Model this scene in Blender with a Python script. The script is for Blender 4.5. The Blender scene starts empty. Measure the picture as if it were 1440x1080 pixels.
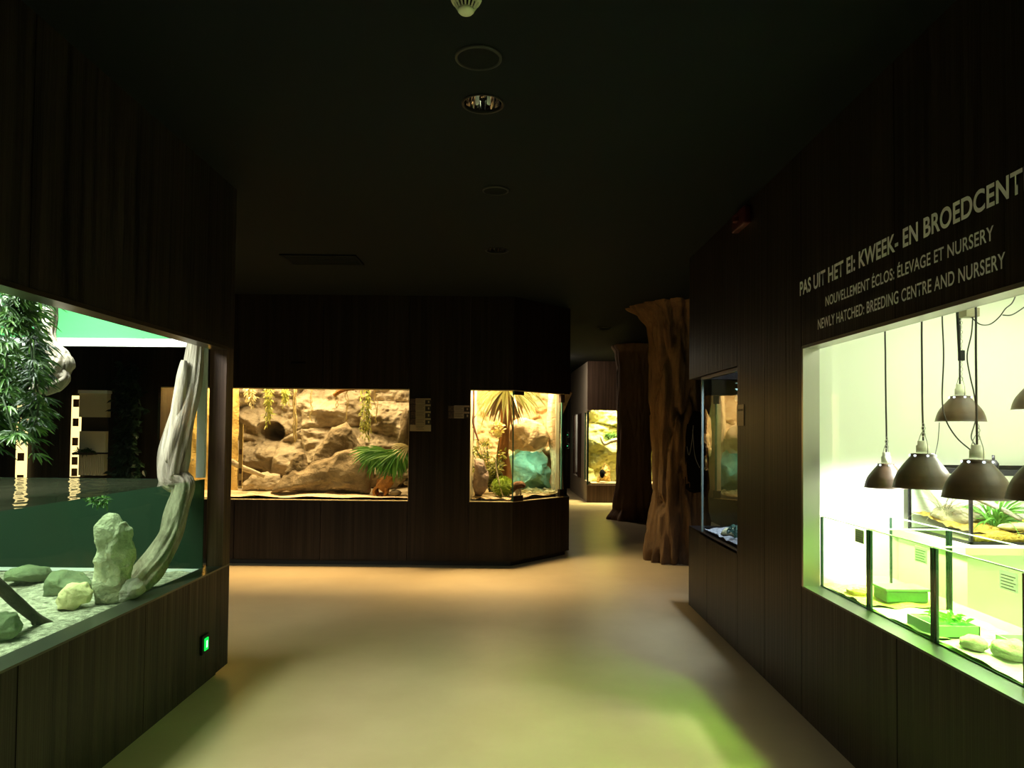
import bpy, math, random
from mathutils import Vector, noise
random.seed(7)
C = bpy.context.scene.collection
PI = math.pi

# ------------------------------------------------------------------ camera
F, PITCH, ROLL, SH, EYE = 1000.0, math.radians(1.6), math.radians(.55), 38.0, 1.55
cam_d = bpy.data.cameras.new('camera'); cam = bpy.data.objects.new('camera', cam_d); C.objects.link(cam)
cam_d.sensor_width = 36; cam_d.lens = F / 1440 * 36; cam_d.shift_y = SH / 1440; cam_d.clip_start = .05; cam_d.clip_end = 100
cam.location = (0, 0, EYE)
from mathutils import Matrix
cam.rotation_euler = (Matrix.Rotation(PI/2 + PITCH, 3, 'X') @ Matrix.Rotation(ROLL, 3, 'Z')).to_euler()
bpy.context.scene.camera = cam
def at(px, py, Y):
    """the point of the place that the photograph shows at (px, py), at the distance Y metres down the hall"""
    u = (px-720)/F; v = -(py-540-SH)/F
    x = u*math.cos(ROLL) - v*math.sin(ROLL); y = u*math.sin(ROLL) + v*math.cos(ROLL)
    d = (x, math.cos(PITCH)-y*math.sin(PITCH), math.sin(PITCH)+y*math.cos(PITCH))
    t = Y/d[1]
    return Vector((d[0]*t, Y, EYE+d[2]*t))

# ------------------------------------------------------------------ mesh helper
class MB:
    def __init__(s): s.v=[]; s.f=[]
    def add(s, vs, fs):
        o=len(s.v); s.v += [Vector(p) for p in vs]; s.f += [tuple(i+o for i in f) for f in fs]; return s
    def box(s, x0,x1,y0,y1,z0,z1):
        vs=[(x,y,z) for z in (z0,z1) for y in (y0,y1) for x in (x0,x1)]
        return s.add(vs,[(0,2,3,1),(4,5,7,6),(0,1,5,4),(2,6,7,3),(0,4,6,2),(1,3,7,5)])
    def slab(s, p0, p1, z0, z1, t):
        """upright slab standing on the plan segment p0-p1, thickness t to the left of its direction"""
        a=Vector((p0[0],p0[1],0)); b=Vector((p1[0],p1[1],0)); d=(b-a).normalized(); n=Vector((-d.y,d.x,0))*t
        q=[a,b,b+n,a+n]
        vs=[(p.x,p.y,z0) for p in q]+[(p.x,p.y,z1) for p in q]
        fs=[(0,3,2,1),(4,5,6,7),(0,1,5,4),(1,2,6,5),(2,3,7,6),(3,0,4,7)]
        if t<0: fs=[tuple(reversed(f)) for f in fs]
        return s.add(vs,fs)
    def panels(s, p0, p1, z0, z1, t, cuts=(), gap=.006, core=.02):
        a=Vector((p0[0],p0[1])); b=Vector((p1[0],p1[1])); L=(b-a).length; d=(b-a)/L; n=Vector((-d.y,d.x))
        sg=1 if t>0 else -1
        s.slab(a+n*core*sg, b+n*core*sg, z0, z1, t-core*sg)
        cs=[0]+sorted(c for c in cuts if 0<c<L)+[L]
        for i in range(len(cs)-1):
            u=cs[i]+(gap/2 if i else 0); w=cs[i+1]-(gap/2 if i<len(cs)-2 else 0)
            s.slab(a+d*u, a+d*w, z0, z1, core*sg)
        return s
    def prism(s, poly, z0, z1):
        n=len(poly)
        vs=[(p[0],p[1],z0) for p in poly]+[(p[0],p[1],z1) for p in poly]
        fs=[tuple(range(n-1,-1,-1)), tuple(range(n,2*n))]+[(i,(i+1)%n,(i+1)%n+n,i+n) for i in range(n)]
        return s.add(vs,fs)
    def quad(s,a,b,c,d): return s.add([a,b,c,d],[(0,1,2,3)])
    def tube(s, pts, rad, n=8, rough=0, fr=6, flat=1.0, cap=True, grooves=0):
        pts=[Vector(p) for p in pts]; m=len(pts)
        if not hasattr(rad,'__len__'): rad=[rad]*m
        up=None; vs=[]
        for i,p in enumerate(pts):
            d=(pts[min(i+1,m-1)]-pts[max(i-1,0)]).normalized()
            if up is None:
                up=d.orthogonal().normalized()
                if abs(d.z)>.6: up=(Vector((0,-1,0))-d*d.dot(Vector((0,-1,0)))).normalized()
            else: up=(up-d*up.dot(d)).normalized()
            w=d.cross(up)
            for k in range(n):
                a=2*PI*k/n; r=rad[i]
                if rough: r*=1+rough*noise.noise(Vector((math.cos(a)*fr*.35+i*.13,math.sin(a)*fr*.35,i*.16+rad[0]*40)))
                if grooves: r*=1+grooves*(noise.noise(Vector((math.cos(a)*4.2,math.sin(a)*4.2,i*.06+7)))+.5*noise.noise(Vector((math.cos(a)*9,math.sin(a)*9,i*.08))))
                vs.append(p+up*math.cos(a)*r+w*math.sin(a)*r*flat)
        fs=[(i*n+k,i*n+(k+1)%n,(i+1)*n+(k+1)%n,(i+1)*n+k) for i in range(m-1) for k in range(n)]
        if cap: fs+=[tuple(range(n-1,-1,-1)),tuple((m-1)*n+k for k in range(n))]
        return s.add(vs,fs)
    def lathe(s, c, prof, n=32, axis='z'):
        c=Vector(c); m=len(prof); vs=[]
        for r,h in prof:
            for k in range(n):
                a=2*PI*k/n
                vs.append(c+Vector((math.cos(a)*r,math.sin(a)*r,h)))
        fs=[(i*n+k,i*n+(k+1)%n,(i+1)*n+(k+1)%n,(i+1)*n+k) for i in range(m-1) for k in range(n)]
        if prof[0][0]>1e-6: fs.append(tuple(range(n-1,-1,-1)))
        if prof[-1][0]>1e-6: fs.append(tuple((m-1)*n+k for k in range(n)))
        return s.add(vs,fs)
    def ring(s, c, R, r, n=14, k=5, nrm=(0,0,1)):
        nrm=Vector(nrm).normalized(); u=nrm.orthogonal().normalized(); w=nrm.cross(u); c=Vector(c); vs=[]
        for i in range(n):
            a=2*PI*i/n; d=u*math.cos(a)+w*math.sin(a)
            for j in range(k):
                b=2*PI*j/k; vs.append(c+d*(R+r*math.cos(b))+nrm*r*math.sin(b))
        return s.add(vs,[(i*k+j,((i+1)%n)*k+j,((i+1)%n)*k+(j+1)%k,i*k+(j+1)%k) for i in range(n) for j in range(k)])
    def leaf(s, p, d, L, w, droop=.3, nrm=None, seg=3):
        """a leaf blade from p along d, with a fold along its midrib, bending down"""
        p=Vector(p); d=Vector(d).normalized()
        side=d.cross(Vector(nrm) if nrm else Vector((random.uniform(-.3,.3),random.uniform(-1,-.3),random.uniform(.2,1))))
        if side.length<1e-4: side=d.orthogonal()
        side.normalize(); n2=side.cross(d); vs=[]; q=p.copy(); dd=d.copy()
        for i in range(seg+1):
            t=i/seg; ww=w*math.sin(PI*min(1,.12+.88*t))*.5 if i<seg else 0.0008
            vs += [q-side*ww+n2*ww*.35, q.copy(), q+side*ww+n2*ww*.35]
            q=q+dd*(L/seg); dd=(dd+Vector((0,0,-droop/seg*2))).normalized()
        fs=[]
        for i in range(seg):
            a=i*3
            fs += [(a,a+1,a+4,a+3),(a+1,a+2,a+5,a+4)]
        return s.add(vs,fs)
    def silrock(s, outline, Y, thick, back=.6, rough=.02, seed=0, ns=14, na=64, ctr=None, fr=4, pw=2.2):
        """a solid rock whose outline (a ring of x,z points) bulges towards and away from the viewer"""
        n=len(outline); cx=sum(p[0] for p in outline)/n; cz=sum(p[1] for p in outline)/n
        if ctr: cx,cz=ctr
        ang=[]
        for i in range(na):
            a=2*PI*i/na; dx,dz=math.cos(a),math.sin(a); best=None
            for j in range(n):
                x1,z1=outline[j][0]-cx,outline[j][1]-cz; x2,z2=outline[(j+1)%n][0]-cx,outline[(j+1)%n][1]-cz
                ex,ez=x2-x1,z2-z1; den=dx*ez-dz*ex
                if abs(den)<1e-9: continue
                t=(x1*ez-z1*ex)/den; u=(x1*dz-z1*dx)/den
                if t>0 and -1e-6<=u<=1+1e-6: best=t if best is None else max(best,t)
            ang.append(best or .01)
        def disp(p):
            q=(p+Vector((seed*3.1,seed*1.7,0)))*fr
            return noise.noise_vector(q)*rough*1.6+noise.noise_vector(q*2.3)*rough*.7+noise.noise_vector(q*5.5)*rough*.35
        for sg,T in ((-1,thick),(1,thick*back)):
            vs=[]; fs=[]
            for k in range(ns+1):
                sc=math.sin(PI/2*k/ns) if k else 0
                for i in range(na):
                    a=2*PI*i/na; r=ang[i]*sc
                    dep=T*max(0,1-sc**pw)**(.5)
                    p=Vector((cx+math.cos(a)*r, Y+sg*dep, cz+math.sin(a)*r))
                    vs.append(p+disp(p))
            for k in range(ns):
                for i in range(na):
                    a,b=k*na+i,k*na+(i+1)%na; c,d=(k+1)*na+(i+1)%na,(k+1)*na+i
                    if k==0: fs.append((a,c,d) if sg>0 else (a,d,c))
                    else: fs.append((a,b,c,d) if sg>0 else (d,c,b,a))
            s.add(vs,fs)
        return s
    def blob(s, c, size, rough=.25, seed=0, fr=1.6, seg=28, rings=18, facet=0):
        c=Vector(c); vs=[]
        for i in range(rings+1):
            th=PI*i/rings
            for k in range(seg):
                a=2*PI*k/seg
                d=Vector((math.sin(th)*math.cos(a),math.sin(th)*math.sin(a),math.cos(th)))
                q=d*fr+Vector((seed*5.3,seed*2.1,seed))
                r=1+rough*(noise.noise(q)+.5*noise.noise(q*2.2)+.25*noise.noise(q*4.7))
                if facet: r*=1-facet*abs(noise.noise(q*1.4))
                vs.append(c+Vector((d.x*size[0],d.y*size[1],d.z*size[2]))*r)
        return s.add(vs,[(i*seg+k,(i+1)*seg+k,(i+1)*seg+(k+1)%seg,i*seg+(k+1)%seg) for i in range(rings) for k in range(seg)])
    def grid(s, fn, nu, nv):
        vs=[fn(u/nu,v/nv) for v in range(nv+1) for u in range(nu+1)]; w=nu+1
        return s.add(vs,[(v*w+u,v*w+u+1,(v+1)*w+u+1,(v+1)*w+u) for v in range(nv) for u in range(nu)])

def obj(name, mb, mat, parent=None, smooth=False, bevel=0):
    me=bpy.data.meshes.new(name); o0=Vector(parent.location) if parent else Vector()
    if parent and parent.parent: o0=o0+Vector(parent.parent.location)
    me.from_pydata([tuple(p-o0) for p in mb.v],[],mb.f); me.update()
    if smooth:
        for p in me.polygons: p.use_smooth=True
    me.materials.append(mat)
    o=bpy.data.objects.new(name,me); C.objects.link(o)
    if parent: o.parent=parent
    if bevel:
        b=o.modifiers.new('bevel','BEVEL'); b.width=bevel; b.segments=2; b.limit_method='ANGLE'
    return o
def tag(o,label,cat,group=None,kind=None):
    o['label']=label; o['category']=cat
    if group: o['group']=group
    if kind: o['kind']=kind
    return o
def thing(name,label,cat,loc,group=None):
    o=bpy.data.objects.new(name,None); C.objects.link(o); o.location=loc; o.empty_display_size=.05
    return tag(o,label,cat,group)
def struct(name,mb,mat,parent=None,smooth=False,bevel=0):
    o=obj(name,mb,mat,parent,smooth,bevel)
    if not parent: o['kind']='structure'
    return o

# ------------------------------------------------------------------ materials
def mat(name):
    m=bpy.data.materials.new(name); m.use_nodes=True; nt=m.node_tree; nt.nodes.clear()
    out=nt.nodes.new('ShaderNodeOutputMaterial'); return m,nt,out
def N(nt,t,**kw):
    n=nt.nodes.new(t)
    for k,v in kw.items():
        if k in n.inputs.keys(): n.inputs[k].default_value=v
        else: setattr(n,k,v)
    return n
def col(c): return (c[0],c[1],c[2],1)
def plain(name,c,rough=.5,metal=0,spec=.5,bump=0,bscale=60,var=0,vscale=5,c2=None,stretch=None,detail=4):
    m,nt,out=mat(name); b=N(nt,'ShaderNodeBsdfPrincipled'); L=nt.links
    b.inputs['Base Color'].default_value=col(c); b.inputs['Roughness'].default_value=rough; b.inputs['Metallic'].default_value=metal
    b.inputs['Specular IOR Level'].default_value=spec
    L.new(b.outputs[0],out.inputs[0])
    if var or bump or c2:
        tc=N(nt,'ShaderNodeTexCoord'); mp=N(nt,'ShaderNodeMapping'); L.new(tc.outputs['Object'],mp.inputs[0])
        if stretch: mp.inputs['Scale'].default_value=stretch
    if c2:
        t=N(nt,'ShaderNodeTexNoise'); t.inputs['Scale'].default_value=vscale; t.inputs['Detail'].default_value=detail; t.inputs['Roughness'].default_value=.6
        L.new(mp.outputs[0],t.inputs['Vector'])
        r=N(nt,'ShaderNodeValToRGB'); r.color_ramp.elements[0].position=.35; r.color_ramp.elements[1].position=.66
        r.color_ramp.elements[0].color=col(c2); r.color_ramp.elements[1].color=col(c)
        L.new(t.outputs['Fac'],r.inputs[0]); L.new(r.outputs[0],b.inputs['Base Color'])
    if bump:
        t2=N(nt,'ShaderNodeTexNoise'); t2.inputs['Scale'].default_value=bscale; t2.inputs['Detail'].default_value=6
        L.new(mp.outputs[0],t2.inputs['Vector']); bm=N(nt,'ShaderNodeBump'); bm.inputs['Strength'].default_value=bump; bm.inputs['Distance'].default_value=.02
        L.new(t2.outputs['Fac'],bm.inputs['Height']); L.new(bm.outputs[0],b.inputs['Normal'])
    return m
def emit(name,c,s):
    m,nt,out=mat(name); e=N(nt,'ShaderNodeEmission'); e.inputs[0].default_value=col(c); e.inputs[1].default_value=s
    nt.links.new(e.outputs[0],out.inputs[0]); return m
def glass(name,tint=(1,1,1),ior=1.45,rough=0.0,k=1.0,haze=0,hazec=(.5,.6,.5)):
    m,nt,out=mat(name); L=nt.links
    t=N(nt,'ShaderNodeBsdfTransparent'); t.inputs[0].default_value=col(tint)
    g=N(nt,'ShaderNodeBsdfGlossy'); g.inputs['Roughness'].default_value=rough
    fr=N(nt,'ShaderNodeFresnel'); fr.inputs[0].default_value=ior
    # the front of each pane reflects, its inner back face lets everything through (no double counting)
    geo=N(nt,'ShaderNodeNewGeometry'); inv=N(nt,'ShaderNodeMath',operation='SUBTRACT'); inv.inputs[0].default_value=k; inv.use_clamp=True
    kb=N(nt,'ShaderNodeMath',operation='MULTIPLY'); kb.inputs[1].default_value=10; L.new(geo.outputs['Backfacing'],kb.inputs[0]); L.new(kb.outputs[0],inv.inputs[1])
    mul=N(nt,'ShaderNodeMath',operation='MULTIPLY'); L.new(inv.outputs[0],mul.inputs[1]); L.new(fr.outputs[0],mul.inputs[0])
    mx=N(nt,'ShaderNodeMixShader'); L.new(mul.outputs[0],mx.inputs[0]); L.new(g.outputs[0],mx.inputs[2])
    if haze:
        d=N(nt,'ShaderNodeBsdfDiffuse'); d.inputs[0].default_value=col(hazec)
        tl=N(nt,'ShaderNodeBsdfTranslucent'); tl.inputs[0].default_value=col(hazec)
        ad=N(nt,'ShaderNodeMixShader'); L.new(d.outputs[0],ad.inputs[1]); L.new(tl.outputs[0],ad.inputs[2])
        hm=N(nt,'ShaderNodeMixShader'); hm.inputs[0].default_value=haze; L.new(t.outputs[0],hm.inputs[1]); L.new(ad.outputs[0],hm.inputs[2])
        L.new(hm.outputs[0],mx.inputs[1])
    else: L.new(t.outputs[0],mx.inputs[1])
    L.new(mx.outputs[0],out.inputs[0]); return m
def leafmat(name,c,c2,trans=.35):
    m,nt,out=mat(name); L=nt.links
    b=N(nt,'ShaderNodeBsdfPrincipled'); b.inputs['Roughness'].default_value=.4
    tr=N(nt,'ShaderNodeBsdfTranslucent'); geo=N(nt,'ShaderNodeNewGeometry'); r=N(nt,'ShaderNodeValToRGB')
    r.color_ramp.elements[0].color=col(c); r.color_ramp.elements[1].color=col(c2)
    L.new(geo.outputs['Random Per Island'],r.inputs[0]); L.new(r.outputs[0],b.inputs['Base Color']); L.new(r.outputs[0],tr.inputs[0])
    mx=N(nt,'ShaderNodeMixShader'); mx.inputs[0].default_value=trans
    L.new(b.outputs[0],mx.inputs[1]); L.new(tr.outputs[0],mx.inputs[2]); L.new(mx.outputs[0],out.inputs[0]); return m
def rockmat(name,c,c2,scale=3,bump=.6,bscale=14,strata=None,rough=.85,dark=None):
    m,nt,out=mat(name); L=nt.links
    b=N(nt,'ShaderNodeBsdfPrincipled'); b.inputs['Roughness'].default_value=rough; b.inputs['Specular IOR Level'].default_value=.25
    tc=N(nt,'ShaderNodeTexCoord'); mp=N(nt,'ShaderNodeMapping'); L.new(tc.outputs['Object'],mp.inputs[0])
    if strata: mp.inputs['Scale'].default_value=strata
    t=N(nt,'ShaderNodeTexNoise'); t.inputs['Scale'].default_value=scale; t.inputs['Detail'].default_value=8; t.inputs['Roughness'].default_value=.65; t.inputs['Distortion'].default_value=.4
    L.new(mp.outputs[0],t.inputs['Vector'])
    r=N(nt,'ShaderNodeValToRGB'); e=r.color_ramp.elements; e[0].position=.33; e[1].position=.64; e[0].color=col(c2); e[1].color=col(c)
    if dark: n0=e.new(.24); n0.color=col(dark)
    L.new(t.outputs['Fac'],r.inputs[0]); L.new(r.outputs[0],b.inputs['Base Color'])
    v=N(nt,'ShaderNodeTexNoise'); v.inputs['Scale'].default_value=bscale; v.inputs['Detail'].default_value=9; v.inputs['Roughness'].default_value=.6
    L.new(mp.outputs[0],v.inputs['Vector'])
    bm=N(nt,'ShaderNodeBump'); bm.inputs['Strength'].default_value=bump; bm.inputs['Distance'].default_value=.03
    L.new(v.outputs['Fac'],bm.inputs['Height']); L.new(bm.outputs[0],b.inputs['Normal'])
    L.new(b.outputs[0],out.inputs[0]); return m
def woodmat(name,dark,light,scale=30,rough=.42,bump=.35,broad=.5):
    """upright grooved timber cladding: stripes along z"""
    m,nt,out=mat(name); L=nt.links
    b=N(nt,'ShaderNodeBsdfPrincipled'); b.inputs['Roughness'].default_value=rough; b.inputs['Specular IOR Level'].default_value=.16
    tc=N(nt,'ShaderNodeTexCoord'); mp=N(nt,'ShaderNodeMapping'); L.new(tc.outputs['Object'],mp.inputs[0]); mp.inputs['Scale'].default_value=(1,1,.02)
    t=N(nt,'ShaderNodeTexNoise'); t.inputs['Scale'].default_value=scale; t.inputs['Detail'].default_value=3; t.inputs['Roughness'].default_value=.7
    L.new(mp.outputs[0],t.inputs['Vector'])
    r=N(nt,'ShaderNodeValToRGB'); e=r.color_ramp.elements; e[0].position=.38; e[1].position=.64; e[0].color=col(dark); e[1].color=col(light)
    L.new(t.outputs['Fac'],r.inputs[0]); L.new(r.outputs[0],b.inputs['Base Color'])
    bm=N(nt,'ShaderNodeBump'); bm.inputs['Strength'].default_value=bump; bm.inputs['Distance'].default_value=.01
    L.new(t.outputs['Fac'],bm.inputs['Height']); L.new(bm.outputs[0],b.inputs['Normal'])
    L.new(b.outputs[0],out.inputs[0]); return m

M={}
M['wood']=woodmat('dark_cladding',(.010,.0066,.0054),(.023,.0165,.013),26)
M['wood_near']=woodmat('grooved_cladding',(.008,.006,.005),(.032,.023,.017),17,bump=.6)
M['post']=woodmat('brown_post',(.06,.032,.022),(.13,.075,.052),30,rough=.5)
M['plinth']=plain('black_plinth',(.006,.005,.004),.6)
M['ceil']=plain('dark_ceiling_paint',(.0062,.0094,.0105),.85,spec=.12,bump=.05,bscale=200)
M['floor']=plain('beige_resin_floor',(.55,.42,.235),.38,bump=.03,bscale=300,c2=(.50,.375,.205),vscale=2.2,detail=6)
M['frame']=plain('dark_bronze_metal',(.10,.075,.05),.32,metal=.85)
M['steel']=plain('brushed_steel',(.42,.40,.36),.3,metal=.9)
M['sillg']=plain('satin_sill',(.026,.028,.022),.35,metal=.2)
M['sill']=plain('grey_green_sill',(.05,.052,.042),.3,metal=.3)
M['pale_frame']=plain('pale_aluminium',(.80,.86,.88),.4,metal=.0)
M['glass']=glass('clear_glass',(.985,1,.99),1.4,k=.55)
M['glass_clear']=glass('low_reflection_glass',(.99,1,.99),1.35,k=.3)
M['glass_side']=glass('reflective_glass',(.93,.98,.96),2.3,k=1.35)
M['tank_glass']=glass('breeding_tank_glass',(.94,.985,.895),1.4,k=.6)
M['seal']=plain('dark_green_glass_edge',(.012,.035,.024),.2)
M['water']=glass('green_water_face',(.76,.90,.74),1.33,k=.25,haze=.03,hazec=(.30,.55,.38))
M['water_murk']=glass('water_murk_film',(.20,.34,.25),1.33,k=.2,haze=.55,hazec=(.05,.105,.07))  # murky green haze of the water painted as a film
M['green']=plain('green_hood_paint',(.055,.36,.10),.7,bump=.05)
M['white']=plain('white_wall_paint',(.86,.87,.80),.7)
M['black']=plain('black_plastic',(.006,.006,.006),.5,spec=.2)
M['darkmetal']=plain('dark_hinge_metal',(.035,.025,.018),.4,metal=.6)
M['void']=plain('matt_black',(.004,.004,.004),.9,spec=.1)

# ------------------------------------------------------------------ the setting
ZB,ZT,CE=.73,2.02,3.1
XL,YL=-1.80,4.58          # face and end of the left-hand tank wall
XR,YR=1.57,6.30           # face and end of the right-hand wall
YB=8.17                   # back wall with the two lit terrariums
FAR=19.4
struct('floor', MB().box(-7,5,-2.2,21,-.12,0), M['floor'])
dls=[(-.152,3.33,.092),(-.142,6.07,.092)]
cb=MB(); ys=[-2.2]
T_=.16
for (x,y,r) in dls:
    cb.quad((-7,ys[-1],CE),(-7,y-T_,CE),(5,y-T_,CE),(5,ys[-1],CE))
    cb.quad((-7,y-T_,CE),(-7,y+T_,CE),(x-T_,y+T_,CE),(x-T_,y-T_,CE))
    cb.quad((x+T_,y-T_,CE),(x+T_,y+T_,CE),(5,y+T_,CE),(5,y-T_,CE))
    n=32; vs=[];fs=[]
    for k in range(n):
        a=2*PI*k/n; c_,s_=math.cos(a),math.sin(a); m_=T_/max(abs(c_),abs(s_))
        vs += [(x+c_*m_,y+s_*m_,CE),(x+c_*r,y+s_*r,CE)]
    # square ring around the opening of the downlight
    fs=[(2*k,2*k+1,(2*k+3)%(2*n),(2*k+2)%(2*n)) for k in range(n)]
    cb.add(vs,fs); ys.append(y+T_)
cb.quad((-7,ys[-1],CE),(-7,21,CE),(5,21,CE),(5,ys[-1],CE))
cb.box(-7,5,-2.2,21,CE+.25,CE+.35)
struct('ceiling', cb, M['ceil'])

# left wall: the long tank unit
lw=MB()
cutsL=[YL-y for y in (4.45,3.54,2.63,1.72,.81,-.1,-1.0)]
lw.panels((XL,YL),(XL,-2.2),.05,ZB-.05,-.10,cutsL)
lw.panels((XL,YL),(XL,-2.2),ZT+.04,CE,-.06,[YL-y for y in (2.63,.81,-1.0)])
lw.slab((XL-.06,YL),(-4.4,YL),ZT+.10,CE,.06)                 # end face above the tank
lw.slab((XL-.06,YL),(-4.4,YL),.05,ZB-.06,.06)                # end face below the tank
lw.box(-4.46,-4.4,-2.2,YL,0,CE)                              # back of the unit
lw.box(-4.4,XL-.1,-2.2,YL-.06,.55,.60)
lw.box(-4.4,XL-.02,-2.2,.3,.6,CE)
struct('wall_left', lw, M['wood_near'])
struct('baseboard_left', MB().box(-4.3,XL-.05,-2.2,YL-.06,0,.05), M['plinth'])
post=MB().box(XL-.105,XL,YL-.11,YL,ZB-.05,ZT+.04)
struct('trim_1', post, M['post'])

# right wall with the nursery window and the small tank
rw=MB()
cutsR=[YR-y for y in (5.72,4.95,4.42,3.857,2.91,1.96,1.0,.1,-.9)]
rw.panels((XR,YR),(XR,-2.2),.04,ZB,.08,cutsR)
rw.panels((XR,YR),(XR,-2.2),ZT,CE,.08,[YR-y for y in (4.95,3.857,2.91,1.0,-.9)])
rw.panels((XR,4.95),(XR,3.84),ZB,ZT,.08,[.53])
rw.panels((XR,1.25),(XR,-2.2),ZB,ZT,.08,[1.0,2.2])
rw.box(XR+.08,2.6,YR-.08,YR,.04,ZB); rw.box(XR+.08,3.5,YR-.08,YR,ZT,CE)
rw.box(XR+.08,2.6,4.86,4.94,.0,CE)
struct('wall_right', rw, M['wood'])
struct('baseboard_right', MB().box(XR+.05,2.4,-2.2,YR-.06,0,.04), M['plinth'])

# back block with terrariums
A=(-6.5,YB); B=(.015,YB); D=(.73,8.97)
fd=Vector((D[0]-B[0],D[1]-B[1])).normalized()
E1=(B[0]+fd.x*.955,B[1]+fd.y*.955)                            # where the slanting glass ends
bw=MB()
cx=[6.5+x for x in (-5.2,-4.2,-3.17,-2.18,-1.19,-.485)]
for z0,z1 in ((.06,ZB),(ZT,CE)):
    bw.panels(A,B,z0,z1,.06,cx); bw.panels(B,D,z0,z1,.06)
bw.panels(A,(-4.04,YB),ZB,ZT,.06,[1.3]); bw.panels((-1.18,YB),(-.478,YB),ZB,ZT,.06)
bw.prism([(-6.5,YB+.05),(.0,YB+.05),(D[0]-.03,D[1]+.03),(.69,11),(-6.5,11)],ZB-.08,ZB-.01)
bw.box(.67,.73,9.0,11,.06,ZB); bw.box(.67,.73,9.0,11,ZT,CE); bw.box(.67,.73,9.35,11,ZB,ZT)
bw.box(-6.5,.73,10.94,11,0,CE)
bw.box(-1.18,-1.12,YB+.06,11,ZB,CE); bw.box(-.54,-.48,YB+.06,11,ZB,CE); bw.box(-4.12,-4.06,YB+.06,11,ZB,CE)
struct('wall_back', bw, M['wood'])
struct('baseboard_back', MB().prism([(-6.5,YB+.04),(0,YB+.04),(D[0]-.05,D[1]+.03),(.66,10.9),(-6.5,10.9)],0,.06), M['plinth'])

# far block beyond the tree pillars, shell around everything
fw=MB(); YF=15.6
fw.panels((1.66,YF),(3.6,YF),0,.38,.08,[.7,1.4]); fw.panels((1.66,YF),(3.6,YF),ZT,CE,.08,[.8,1.5])
fw.box(3.3,3.6,YF+.08,16.5,0,CE); fw.box(1.74,3.6,16.5,16.58,0,CE); fw.box(1.70,3.3,YF+.08,16.5,.30,.37)
struct('wall_far', fw, woodmat('far_cladding',(.04,.024,.016),(.085,.052,.036),22))
M['taupe']=plain('taupe_plaster',(.30,.25,.19),.7,bump=.05)
fs_=MB()
fs_.slab((1.66,YF+.10),(1.56,18.9),0,.46,-.08); fs_.slab((1.66,YF+.10),(1.56,18.9),1.98,CE,-.08)
fs_.slab((1.642,16.12),(1.626,16.6),.46,1.98,-.08); fs_.slab((1.575,18.4),(1.56,18.9),.46,1.98,-.08)
fs_.box(1.66,3.5,18.6,18.66,0,CE)
struct('wall_far_side', fs_, M['taupe'])
ow=MB(); ow.box(-7,5,FAR,FAR+.1,0,CE); ow.box(3.5,3.6,YR-.1,YF,0,CE); ow.box(-6.6,-6.5,4,8.3,0,CE); ow.box(.4,.5,11,FAR,0,CE); ow.box(3.5,3.6,YF,FAR,0,CE)
struct('wall_outer', ow, M['wood'])
rb=MB(); rb.box(-7,5,-2.3,-2.2,0,CE); rb.box(-6.6,-4.46,3.94,4.0,0,CE)
struct('wall_rear', rb, M['wood'])

# window linings (frames only; the panes belong to the tanks behind them)
w1=MB()
w1.box(XL-.10,XL+.004,.3,YL-.11,ZT+.025,ZT+.045)
w1o=struct('window_1', w1, M['frame'])
obj('window_sill', MB().box(XL-.11,XL+.004,.3,YL-.005,ZB-.055,ZB-.045), M['sill'], w1o)
w2=MB()
w2.box(XR-.004,XR+.085,1.25,3.84,ZT-.012,ZT+.004); w2.box(XR-.004,XR+.085,3.824,3.844,ZB,ZT)
w2o=struct('window_2', w2, M['steel'])
obj('window_sill', MB().box(XR-.004,XR+.097,1.25,3.84,ZB-.006,ZB+.004), M['sillg'], w2o)
obj('window_pane', MB().box(XR+.072,XR+.078,1.25,3.824,ZB,ZT-.012), M['glass'], w2o)

# ------------------------------------------------------------------ lights inside the tanks, and added fill lights
def area(name, loc, sx, sy, power, c, rot=(0,0,0), spread=None):
    d=bpy.data.lights.new(name,'AREA'); d.shape='RECTANGLE'; d.size=sx; d.size_y=sy; d.energy=power; d.color=c
    if spread: d.spread=spread
    o=bpy.data.objects.new(name,d); C.objects.link(o); o.location=loc; o.rotation_euler=rot; return o
def point(name, loc, power, c, r=.05):
    d=bpy.data.lights.new(name,'POINT'); d.energy=power; d.color=c; d.shadow_soft_size=r
    o=bpy.data.objects.new(name,d); C.objects.link(o); o.location=loc; return o
R_=math.radians
area('hood_and_fill_light',(-2.6,2.9,2.50),.6,2.4,165,(.93,1,.92))
area('hood_and_fill_light',(-2.5,2.8,2.48),.3,1.6,19,(.97,1,.88),(0,R_(-32),0),R_(120))  # added light, tilted outward to brighten the hall floor
area('terrarium_and_fill_light',(-2.3,8.62,2.40),2.0,.25,62,(1,.74,.40),(R_(-6),0,0))
area('terrarium_and_fill_light',(-2.3,8.42,2.36),2.1,.15,66,(1,.68,.32),(R_(-38),0,0),R_(110))  # added spill light, aimed through the glass at the floor
area('terrarium_and_fill_light',(-3.7,8.45,2.40),.5,.2,30,(1,.70,.30))
area('terrarium_and_fill_light',(-.02,8.92,2.38),.7,.3,80,(1,.80,.46),(R_(-5),0,0))
area('terrarium_and_fill_light',(-.12,8.50,2.36),.5,.15,56,(1,.72,.36),(R_(-36),R_(-10),0),R_(110))  # extra light added to carry the corner terrarium's glow onto the floor
area('cave_lamp',(.27,8.92,1.27),.42,.06,1.9,(.62,1,.72),(R_(38),0,0))
area('terrarium_and_fill_light',(2.5,15.95,2.5),1.3,.35,190,(1,.90,.42))
area('terrarium_and_fill_light',(2.5,15.75,2.45),1.3,.15,250,(1,.82,.42),(R_(-38),0,0),R_(120))  # added to brighten the far floor, tilted out of the tank
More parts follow.
